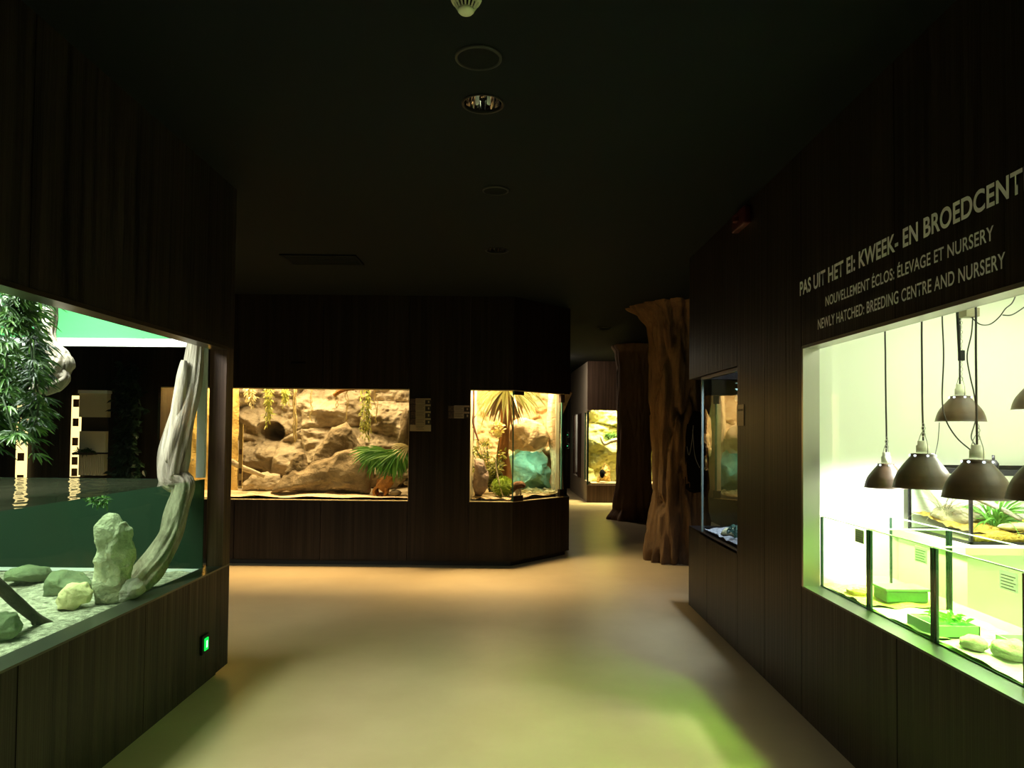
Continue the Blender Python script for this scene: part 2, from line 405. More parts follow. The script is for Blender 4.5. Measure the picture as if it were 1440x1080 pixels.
area('side_wall_fill_light',(.75,15.0,3.05),.3,.3,34,(1,.86,.66),(0,R_(-30),0))  # unseen light added to brighten the taupe side wall
point('side_terrarium_lamp',(2.3,17.7,2.3),40,(1,.88,.7),.1)
area('small_tank_and_fill_light',(1.95,5.45,2.6),.35,.7,26,(.72,.82,1))
area('small_tank_and_fill_light',(1.80,5.45,2.40),.15,.7,20,(.70,.80,1),(0,R_(30),0),R_(90))  # second light added, tilted out for the bluish floor patch
area('nursery_ceiling_lamp',(2.75,2.7,2.42),1.2,2.4,33,(.92,1,.72))

# ------------------------------------------------------------------ left-hand water tank
TX=XL-.10
tk=thing('water_tank','long glass water tank set into the dark left wall, half filled with green water','tank',(TX-1.1,2.4,ZB-.05))
obj('front_pane', MB().box(TX-.012,TX,.3,YL-.13,ZB-.06,ZT+.06), M['glass_clear'], tk)
ef=MB()   # pale frame of the far end pane: the top bar, a slim post
ef.box(-4.38,TX-.012,YL-.15,YL-.12,ZT+.035,ZT+.085)
ef.box(TX-.062,TX-.012,YL-.15,YL-.12,1.24,ZT+.035)
obj('end_frame', ef, M['pale_frame'], tk)
obj('end_pane', MB().box(-4.38,TX-.062,YL-.140,YL-.132,1.235,ZT+.035), M['glass'], tk)
obj('bottom_rail', MB().box(-4.38,TX-.012,YL-.15,YL-.12,ZB-.075,ZB-.055), M['pale_frame'], tk)
obj('murk_pane', MB().box(-4.38,TX-.013,YL-.140,YL-.132,ZB-.055,1.23), M['water_murk'], tk)  # stands in for the green haze of the water
hd=MB()
hd.quad((-4.38,YL-.13,ZT+.09),(TX,YL-.13,ZT+.09),(TX,YL-.13,2.62),(-4.38,YL-.13,2.62))
hd.quad((-4.38,.3,2.62),(TX,.3,2.62),(TX,YL-.13,2.62),(-4.38,YL-.13,2.62))
obj('hood', hd, M['green'], tk)
M['tank_back']=rockmat('dark_tank_back',(.035,.05,.035),(.012,.016,.012),2.5)
obj('back_wall', MB().grid(lambda u,v: Vector((-4.25+.08*noise.noise(Vector((0,u*9,v*5))), .3+u*(YL-.44), .62+v*2.0)),60,30), M['tank_back'], tk, True)
wt=MB()
wt.quad((TX-.013,.3,.6),(TX-.013,YL-.14,.6),(TX-.013,YL-.14,1.23),(TX-.013,.3,1.23))
wf=obj('water', wt, M['water'], tk)
M['surface']=glass('water_surface',(.86,.93,.80),1.5,rough=.03,k=1.0,haze=.13,hazec=(.36,.34,.2))  # olive haze paints the reflections of the lit strips on the water
def wsurf(u,v):
    x=-4.2+u*(4.2+TX-.014); y=.3+v*(YL-.44); return Vector((x,y,1.23+.0022*noise.noise(Vector((x*9,y*9,0)))))
obj('water_surface', MB().grid(wsurf,90,140), M['surface'], wf, True)
# sand
M['sand_grey']=plain('grey_tank_sand',(.62,.61,.48),.9,bump=1,bscale=70,c2=(.13,.13,.09),vscale=26,detail=9)
def sandz(x,y): return .655+.02*noise.noise(Vector((x*2.2,y*2.2,3)))+.012*noise.noise(Vector((x*9,y*9,1)))-.01*max(0,(-2.3-x))
tag(obj('tank_sand', MB().grid(lambda u,v:(lambda x,y:Vector((x,y,sandz(x,y))))(-4.2+u*(4.2+TX-.016),.32+v*(YL-.475)),80,160), M['sand_grey'], None, True),
    'grey green sand and fine gravel covering the floor of the left water tank','sand',kind='stuff')

def px_out(pts,Y):
    lo=.775 if 8.2<Y<10 else .43 if Y>15 else -9
    return [(at(x,y,Y).x, max(lo,at(x,y,Y).z)) for x,y in pts]
M['pale_rock']=rockmat('pale_standing_rock',(.80,.82,.60),(.36,.39,.26),11,1.0,30)
sr=MB().silrock(px_out([(134,850),(131,815),(136,770),(139,735),(146,727),(156,722),(163,724),(168,735),(176,731),(184,745),(188,770),(187,800),(180,822),(170,845),(155,851)],3.66),3.66,.075,1.0,.014,seed=3,fr=13,na=96,ns=24)
tag(obj('standing_rock',sr,M['pale_rock'],None,True),'tall pale upright rock standing on the sand under water','rock')
M['yellow_rock']=rockmat('cream_rock',(.80,.74,.42),(.50,.48,.26),6,.7,20)
tag(obj('rock',MB().silrock(px_out([(77,857),(78,842),(88,828),(100,820),(118,821),(126,832),(125,846),(112,853),(94,858)],3.55),3.55,.07,1,.016,seed=5,fr=8),M['yellow_rock'],None,True),
    'cream yellow rounded rock lying left of the tall standing rock','rock')
M['olive_rock']=rockmat('olive_rock',(.20,.26,.14),(.11,.14,.08),5,.6,18)
tag(obj('rock',MB().silrock(px_out([(73,845),(75,815),(80,800),(95,803),(112,812),(126,820),(124,845)],3.85),3.85,.10,1,.018,seed=8,fr=6),M['olive_rock'],None,True),
    'olive slanting rock behind the cream yellow rock under water','rock')
M['grey_rock']=rockmat('grey_rock',(.50,.47,.40),(.24,.22,.19),8,.7,24)
tag(obj('rock',MB().silrock(px_out([(169,846),(171,828),(182,815),(193,813),(201,824),(201,836),(188,843),(178,847)],3.62),3.62,.05,1,.012,seed=9,fr=11),M['grey_rock'],None,True),
    'small grey rock at the foot of the long driftwood trunk','rock')
tag(obj('rock',MB().silrock(px_out([(-14,905),(-14,862),(4,860),(22,866),(30,882),(26,893),(8,900)],3.0),3.0,.08,1,.014,seed=12,fr=8),M['olive_rock'],None,True),
    'dark olive rock at the front glass below the dark sunken branch','rock')
tag(obj('flat_rock',MB().silrock(px_out([(10,815),(16,800),(35,795),(60,797),(66,808),(58,818)],4.1),4.1,.12,1,.012,seed=14,fr=6),M['olive_rock'],None,True),
    'flat olive slab of rock lying far back on the tank floor','rock')
M['driftwood']=rockmat('silver_driftwood',(.50,.45,.35),(.17,.14,.10),9,1.0,16,strata=(1,1,.10))
def path(p): return [at(*q) for q in p]
def smooth_path(pts,k=6):
    out=[];n=len(pts)
    for i in range(n-1):
        p0,p1,p2,p3=pts[max(i-1,0)],pts[i],pts[i+1],pts[min(i+2,n-1)]
        for j in range(k):
            t=j/k; out.append(.5*((2*p1)+(p2-p0)*t+(2*p0-5*p1+4*p2-p3)*t*t+(3*p1-p0-3*p2+p3)*t**3))
    out.append(pts[-1]); return out
def lerp_list(rs,k):
    out=[]
    for i in range(len(rs)-1):
        for j in range(k): out.append(rs[i]+(rs[i+1]-rs[i])*j/k)
    out.append(rs[-1]); return out
def limb(mb,p,r,k=6,n=24,gro=.35,flat=1.0): 
    P=smooth_path([at(*q) if not isinstance(q,Vector) else q for q in p],k); return mb.tube(P,lerp_list(r,k),n=n,grooves=gro,flat=flat)
dw=thing('driftwood_log','long silver driftwood trunk leaning upright at the far end of the left tank','driftwood',at(192,838,3.8))
limb_=MB(); limb(limb_,[(276,478,4.375),(270,520,4.37),(263,560,4.34),(254,600,4.30),(245,640,4.27),(241,672,4.25),(257,682,4.25),(250,715,4.2),(240,750,4.12),(221,785,4.0),(200,812,3.88),(188,829,3.80)],
     [.042,.052,.064,.073,.074,.068,.056,.058,.060,.060,.062,.066],k=8,n=48,gro=.42)
obj('trunk',limb_,M['driftwood'],dw,True)
s2=MB(); limb(s2,[(259,507,4.30),(256,530,4.29),(250,570,4.27),(245,610,4.25),(236,650,4.22)],[.016,.030,.034,.035,.028],n=24,gro=.35); obj('side_limb',s2,M['driftwood'],dw,True)
d1=thing('driftwood_branch','pale twisted driftwood branch hanging beside the leafy plants at the top left','driftwood',at(66,428,3.6))
b1=MB(); limb(b1,[(68,418,3.6),(68,445,3.6),(67,470,3.58),(73,487,3.56),(84,500,3.54),(84,517,3.5),(74,530,3.48),(60,541,3.45),(46,552,3.42)],[.034,.036,.034,.034,.040,.046,.042,.034,.022],k=8,n=40,gro=.40); obj('branch',b1,M['driftwood'],d1,True)
b2=MB(); limb(b2,[(82,512,3.53),(92,506,3.52),(97,514,3.50),(92,525,3.49)],[.03,.034,.028,.01],n=30,gro=.4)
limb(b2,[(80,523,3.49),(90,527,3.48),(92,534,3.46),(80,543,3.44),(62,552,3.42)],[.02,.026,.02,.028,.015],n=30,gro=.4); obj('knot',b2,M['driftwood'],d1,True)
M['dark_branch']=rockmat('dark_branch',(.06,.045,.03),(.025,.018,.013),9,.6,20)
db=MB(); limb(db,[(-30,800,2.95),(0,825,3.0),(25,848,3.1),(50,869,3.2),(72,879,3.25)],[.022,.024,.025,.022,.018],n=16,gro=.25)
limb(db,[(40,862,3.16),(46,870,3.16),(47,878,3.17)],[.014,.012,.008],n=10,gro=.2)
tag(obj('sunken_branch',db,M['dark_branch'],None,True),'dark bare branch lying sunken on the sand in the left corner','branch')
# hanging leafy plants
M['fern']=leafmat('hanging_leaves',(.010,.040,.008),(.05,.14,.022),.25)
M['fern2']=leafmat('hanging_leaves_bright',(.02,.075,.012),(.11,.25,.04),.25)
M['stem']=plain('green_stem',(.05,.09,.03),.6)
def hanging(name,label,px0,top,px1,bot,Y,dens,w,m,rnd,L=.10):
    random.seed(rnd)
    a=at(px0,top,Y); b=at(px1,bot,Y-.05)
    t=thing(name,label,'plant',a,'hanging plants in the left tank'); st=MB(); lf=MB()
    for sidx in range(4):
        ox,oy=random.uniform(-w,w)*.6,random.uniform(-.1,.1)
        pts=[a.lerp(b,i/12*(.8+.2*random.random()))+Vector((ox+.02*math.sin(i+sidx),oy+.02*math.cos(i*1.3+sidx),0)) for i in range(13)]
        st.tube(pts,.004,n=5)
        for k in range(int(dens*1.5)):
            u=random.random(); i=min(int(u*12),11); p=pts[i].lerp(pts[i+1],u*12-i)
            an=random.uniform(0,2*PI); wt_=w*(1-.5*u)
            base=Vector((math.cos(an),math.sin(an)*.8,-.25))
            for q in range(5):
                a2=an+(q-2)*.38
                d=Vector((math.cos(a2),math.sin(a2)*.8,-.5+.5*random.random()))
                lf.leaf(p+base*wt_*.45*random.random(),d,L*random.uniform(.5,1.0)*(1-.12*abs(q-2)),.011,.45)
    obj('stem',st,M['stem'],t); obj('leaves',lf,m,t)
hanging('hanging_plant','dense dark green leafy plant hanging beside the driftwood branch',30,400,36,640,3.25,46,.11,M['fern'],1)
hanging('hanging_plant','bright green leafy plant hanging against the front glass at the photo edge',2,395,16,655,2.95,40,.10,M['fern2'],2)
hanging('hanging_plant','dark leafy plant hanging farthest left, lower tips near the water',-25,390,-5,640,3.05,36,.12,M['fern'],3)
hanging('hanging_plant','short leafy spray hanging from the top in front of the branch',50,395,52,470,3.05,30,.05,M['fern2'],4,.07)
u=thing('floating_plant','small bright green sprig floating just under the water surface','plant',at(136,705,3.75)); lf=MB(); random.seed(5); st=MB()
st.tube([at(124,706,3.75),at(138,704,3.75),at(150,701,3.75)],.003,n=5)
for k in range(46):
    p=at(random.uniform(125,150),random.uniform(699,709),3.75); lf.leaf(p,(random.uniform(-1,1),random.uniform(-1,1),random.uniform(-.5,.6)),.04,.012,.3)
obj('stem',st,M['stem'],u); obj('leaves',lf,M['fern2'],u)

# ---- along the back wall beyond the end pane: reflection stand-ins and a cabinet
M['strip_glow']=emit('reflection_glow',(1,.74,.30),2.0); M['photo']=plain('brown_photo',(.28,.13,.035),.6,c2=(.05,.02,.01),vscale=40)
M['strip_edge']=plain('strip_frame',(.5,.4,.2),.5)
def reflected_strip(label,x,z0,z1,y,w,pics,m):  # glowing strip drawn in place of a reflection in the glass
    t=thing('reflected_strip',label,'sign',(x,y,z0))
    obj('reflected_panel',MB().box(x-w/2,x+w/2,y-.02,y,z0,z1),m,t)
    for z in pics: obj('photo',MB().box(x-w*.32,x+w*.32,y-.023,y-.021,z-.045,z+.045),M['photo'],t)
reflected_strip('tall glowing strip standing in for a reflection of small animal photos in the end pane',-4.985,.98,1.905,YB-.02,.105,(1.82,1.60,1.38,1.16,1.03),M['strip_glow'])
reflected_strip('glowing strip standing in for a reflection, half hidden behind the hanging leaves',-5.60,.80,1.86,YB-.02,.12,(1.7,1.45,1.2,.95),M['strip_glow'])
cb_=thing('service_cabinet','pale service cabinet with slatted lower front seen through the tank end pane','cabinet',(-4.77,YB-.06,1.0))
M['cab']=plain('dull_cream_panel',(.66,.62,.42),.6); M['cabdark']=plain('dark_shelf',(.03,.022,.015),.6)
obj('upper_panel',MB().box(-4.915,-4.60,YB-.10,YB-.02,1.66,1.93),M['cab'],cb_)
obj('top_cap',MB().box(-4.92,-4.59,YB-.12,YB-.02,1.93,1.965),M['pale_frame'],cb_)
obj('dark_recess',MB().box(-4.915,-4.62,YB-.05,YB-.02,1.50,1.66),M['cabdark'],cb_)
obj('middle_panel',MB().box(-4.915,-4.62,YB-.08,YB-.02,1.26,1.50),plain('cream_panel',(.85,.80,.58),.6),cb_)
ssl=MB()
for i in range(14): ssl.box(-4.91+i*.021,-4.896+i*.021,YB-.09,YB-.02,1.0,1.24)
ssl.box(-4.915,-4.62,YB-.05,YB-.02,1.0,1.24)
obj('slatted_front',ssl,M['cab'],cb_)
obj('shelf_tray',MB().box(-4.92,-4.70,YB-.20,YB-.09,1.235,1.26),M['cabdark'],cb_)
cp=thing('trailing_plant','small drooping plant in the tray of the pale service cabinet','plant',(-4.81,YB-.15,1.26)); lf=MB(); random.seed(11)
for k in range(60): lf.leaf((random.uniform(-4.9,-4.72),YB-.15,1.265),(random.uniform(-1,1),random.uniform(-.6,-.1),random.uniform(-.2,.9)),.09,.014,.9)
obj('leaves',lf,M['fern'],cp)
M['dimleaf']=leafmat('dim_leaves',(.010,.022,.012),(.025,.06,.028),.2)  # dim leaves drawn in place of leaf reflections in the pane
dp=thing('reflected_leaves','dim dark green leaves standing in for a reflection in the tank end pane','plant',(-4.35,YB-.1,1.0)); lf=MB(); st=MB(); random.seed(12)
for sidx in range(5):
    x0=random.uniform(-4.55,-4.15); pts=[Vector((x0+.05*math.sin(i*.9+sidx),YB-.06,.95+i*.105)) for i in range(13)]; st.tube(pts,.005,n=5)
    for k in range(120):
        p=random.choice(pts); lf.leaf(p+Vector((random.uniform(-.08,.08),random.uniform(-.06,0),random.uniform(-.06,.06))),(random.uniform(-1,1),random.uniform(-.6,-.1),random.uniform(-.8,.3)),.085,.05,.3)
obj('stem',st,M['stem'],dp); obj('leaves',lf,M['dimleaf'],dp)
# green pilot light low on the left wall
gl=thing('exit_light','small glowing green emergency light low on the left wall','light',(XL,4.22,.28))
obj('plate',MB().box(XL,XL+.012,4.175,4.265,.225,.335),M['black'],gl,bevel=.003)
obj('lens',MB().box(XL+.012,XL+.018,4.20,4.245,.245,.315),emit('green_glow',(.01,1,.09),1.1),gl)
obj('symbol',MB().box(XL+.018,XL+.019,4.214,4.232,.26,.30),emit('white_green_glow',(.6,1,.75),1.6),gl)

# ------------------------------------------------------------------ first terrarium in the back wall (rock wall and boulders)
def rockwall(x,z,seed,sc=1.6,amp=.22):
    p=Vector((x*sc*.8+seed*3.7+.12*noise.noise(Vector((x*3,z*3,seed))), z*sc*1.15, seed*1.3))
    d,_=noise.voronoi(p); crack=min(1,(d[1]-d[0])*3.2)
    cell=noise.cell(_[0]*7.3)
    q=Vector((x*2.2,z*3.6,seed))
    return amp*(.30*crack**.5+.42*cell+.45*noise.noise(q)+.22*noise.noise(q*2.4)+.12*noise.noise(q*5.2)+.07*noise.noise(q*11))
M['tan_rock']=rockmat('tan_rock_wall',(.50,.41,.27),(.27,.21,.125),2.6,.9,16,strata=(1,1,1.8),dark=(.10,.075,.045))
M['boulder']=rockmat('boulder_stone',(.36,.275,.155),(.17,.125,.068),4.2,.9,18,dark=(.075,.055,.03))
M['sand_warm']=plain('warm_sand',(.74,.60,.38),.9,bump=.6,bscale=70,c2=(.55,.42,.24),vscale=25)
tr=thing('terrarium','wide lit terrarium with rock wall and boulders in the dark back wall','terrarium',(-2.6,YB+.3,ZB))
obj('front_pane',MB().box(-4.04,-1.18,YB+.03,YB+.04,ZB,ZT),M['glass'],tr)
tf=MB(); tf.box(-4.05,-1.178,YB+.002,YB+.06,ZT-.012,ZT+.004); tf.box(-4.05,-1.178,YB+.002,YB+.06,ZB-.004,ZB+.008); tf.box(-1.186,-1.176,YB+.002,YB+.06,ZB,ZT)
obj('frame',tf,M['strip_edge'],tr)
hole=at(372,607,8.95)
def bd(u,v):
    x=-4.02+u*2.88; z=.68+v*1.75
    y=9.20-rockwall(x,z,2,1.7,.36)
    y-= .16*max(0,1-abs(z-1.14)/.24)*max(0,min(1,(-2.15-x)*3))           # the bulging ledge on the left
    y-= .10*max(0,1-abs(z-1.55)/.16)*max(0,min(1,(-2.45-x)*4))
    y+= .10*max(0,1-abs(x+2.0)/.22)*(z>.9)
    r=math.hypot((x-hole.x)/1.35,z-hole.z); y+= .55*max(0,min(1,(.135-r)/.05))
    return Vector((x,y,z))
obj('rock_wall',MB().grid(bd,210,130),M['tan_rock'],tr,True)
M['gold']=plain('golden_plaster',(.74,.52,.18),.85,bump=.7,bscale=34,c2=(.66,.44,.13),vscale=6)
gp=MB().grid(lambda u,v:Vector((-4.06+u*.70,8.75-.03*noise.noise(Vector((u*7,v*9,2))),.68+v*1.8)),30,60)
obj('side_wall',gp,M['gold'],tr,True)
tag(obj('terrarium_sand',MB().grid(lambda u,v:Vector((-4.045+u*2.85,YB+.065+v*.83,.765+.03*noise.noise(Vector((u*9,v*3,0)))+.05*v)),90,30),M['sand_warm'],None,True),'warm pale sand covering the floor of the wide rock terrarium','sand',kind='stuff')
Yb=8.52
tag(obj('boulder',MB().silrock(px_out([(384,703),(386,690),(397,672),(410,660),(437,655),(468,640),(492,632),(520,640),(527,664),(523,690),(516,703),(450,706)],Yb),Yb,.16,1.2,.04,seed=21,fr=3.5,na=96,ns=20),M['boulder'],None,True),
    'long low boulder along the front of the wide rock terrarium','rock')
tag(obj('boulder',MB().silrock(px_out([(432,668),(442,640),(455,620),(468,607),(478,601),(488,597),(497,603),(502,618),(512,630),(520,645),(522,668),(480,676)],Yb+.16),Yb+.16,.15,1.2,.035,seed=24,fr=4,na=96,ns=20),M['boulder'],None,True),
    'tall pointed boulder rising in the middle of the wide rock terrarium','rock')
tag(obj('boulder',MB().silrock(px_out([(402,668),(405,655),(412,645),(422,636),(429,637),(433,645),(437,664),(420,672)],Yb+.02),Yb+.02,.09,1.2,.02,seed=27,fr=7,na=72),M['boulder'],None,True),
    'small rounded boulder on the upper left end of the long low boulder','rock')
tag(obj('boulder',MB().silrock(px_out([(341,700),(343,676),(356,668),(375,664),(392,668),(398,685),(392,700)],8.75),8.75,.10,1.2,.03,seed=30,fr=5,na=72),M['tan_rock'],None,True),
    'layered tan rock low on the left of the wide rock terrarium','rock')
tag(obj('boulder',MB().silrock(px_out([(558,660),(560,620),(564,588),(569,574),(574,572),(575,640),(574,662)],8.62),8.62,.08,1.2,.02,seed=33,fr=5,na=64),M['boulder'],None,True),
    'upright grey rock at the right edge of the wide rock terrarium','rock')
for i,(px,py,s,l) in enumerate([(556,693,.06,'brown cobble beside the orange hollow log'),(500,704,.06,'flat pale cobble in the sand before the long boulder'),(573,668,.05,'pale cobble stacked at the right edge of the rock terrarium'),(574,679,.05,'lower pale cobble at the right edge of the rock terrarium'),(352,697,.055,'whitish cobble on the sand at the left of the rock terrarium'),(566,701,.08,'flat tan cobble at the lower right corner of the rock terrarium')]):
    c=at(px,py,8.42); tag(obj('cobble',MB().blob(c,(s*1.2,s,s*.6),.22,i+40,seg=20,rings=12),M['boulder'] if i!=4 else M['yellow_rock'],None,True),l,'rock','cobbles in the rock terrarium')
M['orange_wood']=rockmat('orange_rotten_wood',(.55,.25,.06),(.22,.09,.025),14,.8,30)
lg=thing('hollow_log','broken orange hollow log at the lower right of the wide rock terrarium','log',at(540,702,8.40))
lm=MB(); c=at(534,692,8.38); nn=22; vs=[]
for j,(yy,ro) in enumerate(((0,.078),(.22,.07))):
    for rr in (ro,ro*.68):
        for k in range(nn):
            a=2*PI*k/nn; q=1+.16*noise.noise(Vector((math.cos(a)*2,math.sin(a)*2,rr*30+j)))
            vs.append(c+Vector((math.cos(a)*rr*1.1*q,yy+.02*noise.noise(Vector((a,j,9))),math.sin(a)*rr*q)))
fs=[]
for k in range(nn):
    k2=(k+1)%nn
    fs+=[(k,k2,nn+k2,nn+k),(k,2*nn+k,2*nn+k2,k2),(nn+k,nn+k2,3*nn+k2,3*nn+k),(2*nn+k,3*nn+k,3*nn+k2,2*nn+k2)]
lm.add(vs,fs); obj('log',lm,M['orange_wood'],lg,True)
lm=MB(); limb(lm,[(535,688,8.44),(540,682,8.44),(547,676,8.44),(549,670,8.44)],[.07,.075,.06,.045],n=18,gro=.4); limb(lm,[(534,686,8.44),(534,678,8.44),(533,673,8.44)],[.05,.035,.02],n=14,gro=.4); obj('stump',lm,M['orange_wood'],lg,True)
M['white_branch']=rockmat('bare_branch',(.62,.52,.36),(.4,.32,.2),10,.5,20)
bb=MB(); limb(bb,[(324,648,8.4),(340,657,8.45),(355,663,8.5),(372,670,8.55)],[.035,.033,.03,.02],n=14,gro=.2)
tag(obj('bare_branch',bb,M['white_branch'],None,True),'bare pale branch lying at the left of the wide rock terrarium','branch')
# palm fronds of the plant at the right
M['palm']=leafmat('palm_green',(.06,.24,.03),(.25,.50,.10),.3)
M['dry']=leafmat('dry_straw',(.50,.44,.18),(.80,.70,.40),.3)
pm=thing('fan_palm','green fan palm with drooping leaves at the right of the wide rock terrarium','plant',at(577,700,8.5)); random.seed(21)
sm=MB(); fans=[]
for hub,tip in (((545,636),(510,660)),((554,640),(535,668)),((562,634),(555,668)),((528,634),(505,655))):
    h=at(hub[0],hub[1],8.46); sm.tube(smooth_path([at(579,690,8.5),at(578,650,8.5),at(566,634,8.48),h],4),.008,n=6)
    fans.append((h,at(tip[0],tip[1],8.40)))
obj('stalk',sm,M['palm'],pm)
for h,tp in fans:
    lf=MB(); d0=(tp-h).normalized()
    for k in range(17):
        a=(k-8)*.15; d=Vector((d0.x*math.cos(a)-d0.z*math.sin(a),d0.y-.15*math.sin(k*1.7),d0.x*math.sin(a)+d0.z*math.cos(a)))
        lf.leaf(h,d,.36*(1-.025*abs(k-8))*random.uniform(.85,1.1),.030,.35,nrm=(0,-1,.3),seg=5)
    obj('frond',lf,M['palm'],pm)
lf=MB()
for k in range(9): lf.leaf(at(575,628,8.46),(-1+.1*k,-.3,.5-.12*k),.22,.02,.5,seg=4)
obj('frond',lf,M['dry'],pm)
# hanging plants and vines
def dangle(name,label,px,top,bot,Y,wpx,n,m,L,seed,w=.016,group='hanging plants in the wide rock terrarium',bright=None):
    random.seed(seed); t=thing(name,label,'plant',at(px,top,Y),group); st=MB(); lf=MB()
    for sidx in range(max(3,int(wpx/1.7))):
        x0=px+random.uniform(-wpx,wpx)*.8; b_=bot-(bot-top)*.35*random.random()
        pts=[at(x0+random.uniform(-1.4,1.4),top+(b_-top)*i/9,Y-.02*random.random()) for i in range(10)]; st.tube(pts,.0035,n=5)
        for k in range(n):
            p=random.choice(pts)+Vector((random.uniform(-.012,.012),random.uniform(-.03,.03),random.uniform(-.05,.03)))
            lf.leaf(p,(random.uniform(-1,1)*.8,random.uniform(-.8,.3),random.uniform(-1.2,.1)),L*random.uniform(.6,1.2),w,.4)
    obj('stem',st,M['stem'] if not bright else bright,t); obj('leaves',lf,m,t)
M['lime']=leafmat('lime_leaves',(.30,.36,.04),(.66,.62,.14),.4)
dangle('hanging_plant','lime green leafy plant hanging over the cave hole of the rock terrarium',379,546,596,8.5,5,46,M['lime'],.065,31)
dangle('hanging_plant','long lime green curtain plant hanging behind the pointed boulder',516,546,614,8.6,10,50,M['lime'],.06,32)
dangle('hanging_plant','yellowish leafy tuft hanging at the top left of the rock terrarium',402,546,566,8.5,8,30,M['lime'],.06,33)
dangle('hanging_plant','pale leafy tuft hanging at the top left corner of the rock terrarium',348,544,566,8.5,10,26,M['dry'],.07,34)
M['vine']=plain('straw_vine',(.55,.42,.16),.8)
for i,(px,bot,l) in enumerate([(413,622,'long straw coloured vine hanging left of the middle of the rock terrarium'),(437,592,'short straw vine hanging near the top middle of the rock terrarium'),(487,592,'thin straw vine hanging left of the long lime curtain plant'),(473,574,'short looped vine hanging from the top branch of the rock terrarium'),(528,596,'thin vine hanging right of the long lime curtain plant')]):
    vb=MB(); rs=random.Random(i); 
    for q in range(3 if i==0 else 2):
        vb.tube([at(px+rs.uniform(-2,2)+q*1.3,545+(bot-545)*j/10,8.5+.01*q) for j in range(11)],.008 if i==0 else .0045,n=6)
    tag(obj('hanging_vine',vb,M['vine'],None,True),l,'vine','straw vines in the rock terrarium')
tb=MB(); limb(tb,[(470,556,8.52),(478,550,8.5),(490,547,8.5),(520,545,8.5),(540,546,8.5)],[.025,.028,.022,.02,.015],n=12,gro=.3)
tag(obj('top_branch',tb,M['orange_wood'],None,True),'short orange branch across the top of the wide rock terrarium','branch')
def slim_reflection(label):  # amber strip paints a reflection on the terrarium glass
    t=thing('reflected_strip',label,'sign',(-3.13,YB+.026,.84))
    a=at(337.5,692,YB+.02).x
    obj('reflected_panel',MB().box(a-.022,a+.022,YB+.016,YB+.026,.86,1.60),plain('amber_reflection',(.72,.50,.16),.5),t)
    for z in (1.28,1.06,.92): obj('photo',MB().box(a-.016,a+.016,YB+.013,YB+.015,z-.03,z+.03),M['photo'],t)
slim_reflection('narrow amber strip painting a reflection at the left end of the rock terrarium glass')

# ------------------------------------------------------------------ second terrarium with the slanting pane
t2=thing('terrarium','corner terrarium with slanting glass, yucca and green lit cave','terrarium',(.1,8.7,ZB))
gB=(B[0]-.0,YB+.03)
obj('front_pane',MB().box(-.478,gB[0]-.004,YB+.026,YB+.036,ZB,ZT),M['glass'],t2)
p0=(gB[0]+.004,gB[1]); p1=(E1[0]-.02,E1[1]+.02)
obj('slanting_pane',MB().slab(p0,p1,ZB,ZT,.010),M['glass'],t2)
obj('seam_edge',MB().box(gB[0]-.007,gB[0]+.007,YB+.025,YB+.040,ZB,ZT),plain('teal_glass_edge',(.04,.16,.13),.2),t2)
obj('side_pane',MB().slab(p1,(p1[0]+.02,9.5),ZB,ZT,.010),M['glass'],t2)
obj('corner_edge',MB().slab((p1[0]-.01,p1[1]-.012),(p1[0]+.006,p1[1]+.006),ZB,ZT,.012),plain('pale_teal_edge',(.10,.26,.20),.2),t2)
e=MB(); q=(p1[0]-.055,p1[1]+.035)
e.box(q[0]-.024,q[0]+.02,q[1],q[1]+.03,ZB,ZT); obj('corner_post',e,plain('cream_post',(.85,.76,.50),.5),t2)
tf=MB(); tf.box(-.485,gB[0],YB+.002,YB+.05,ZB-.005,ZB+.008); tf.slab((gB[0],YB+.003),(p1[0]+.02,p1[1]-.02),ZB-.005,ZB+.008,.05); tf.box(-.486,-.476,YB+.002,YB+.05,ZB,ZT)
tf.box(-.485,gB[0],YB+.002,YB+.05,ZT-.010,ZT+.004); tf.slab((gB[0],YB+.003),(p1[0]+.02,p1[1]-.02),ZT-.010,ZT+.004,.05)
obj('frame',tf,M['strip_edge'],t2)
fx,fy=fd.x,fd.y
def clampbox(u0,u1,z0,z1):
    a=(p0[0]+fx*u0+fy*.012,p0[1]+fy*u0-fx*.012); b=(p0[0]+fx*u1+fy*.012,p0[1]+fy*u1-fx*.012)
    return MB().slab(a,b,z0,z1,.035)
for nm,u0,u1,z0,z1 in (('hinge_clamp',.0,.17,ZT-.052,ZT-.008),('hinge_clamp',-.0,.17,ZB+.008,ZB+.072),('hinge_clamp',.86,.95,ZB+.006,ZB+.10)):
    obj(nm,clampbox(u0,u1,z0,z1),M['darkmetal'],t2,bevel=.003)
obj('corner_bracket',clampbox(.87,.95,ZT-.11,ZT-.005),M['post'],t2)
def bd2(u,v):
    x=-.50+u*1.16; z=.66+v*1.75; y=9.62
    over=1.30+.08*math.sin(x*5+1)
    y-=.22*rockwall(x,z,6,2.2,.8)
    cave=max(0,min(1,(x-.06)*9))*max(0,min(1,(.60-x)*11))*max(0,min(1,(over-z)*12))
    y+=.32*cave
    y-=.16*max(0,1-abs(z-over-.12)/.22)*max(0,min(1,(x-.02)*6))*max(0,min(1,(.62-x)*8))
    y-=.35*max(0,min(1,(x-.52)*9))
    return Vector((x,y,z))
M['tan2']=rockmat('pale_tan_rock',(.70,.53,.30),(.46,.31,.15),3.2,.6,15,strata=(1,1,1.8))
obj('rock_wall',MB().grid(bd2,120,120),M['tan2'],t2,True)
obj('left_wall',MB().grid(lambda u,v:Vector((-.475+.02*noise.noise(Vector((u*3,v*4,5))),YB+.05+u*1.5,.68+v*1.75)),20,30),plain('cream_side_wall',(.80,.70,.42),.8),t2,True)
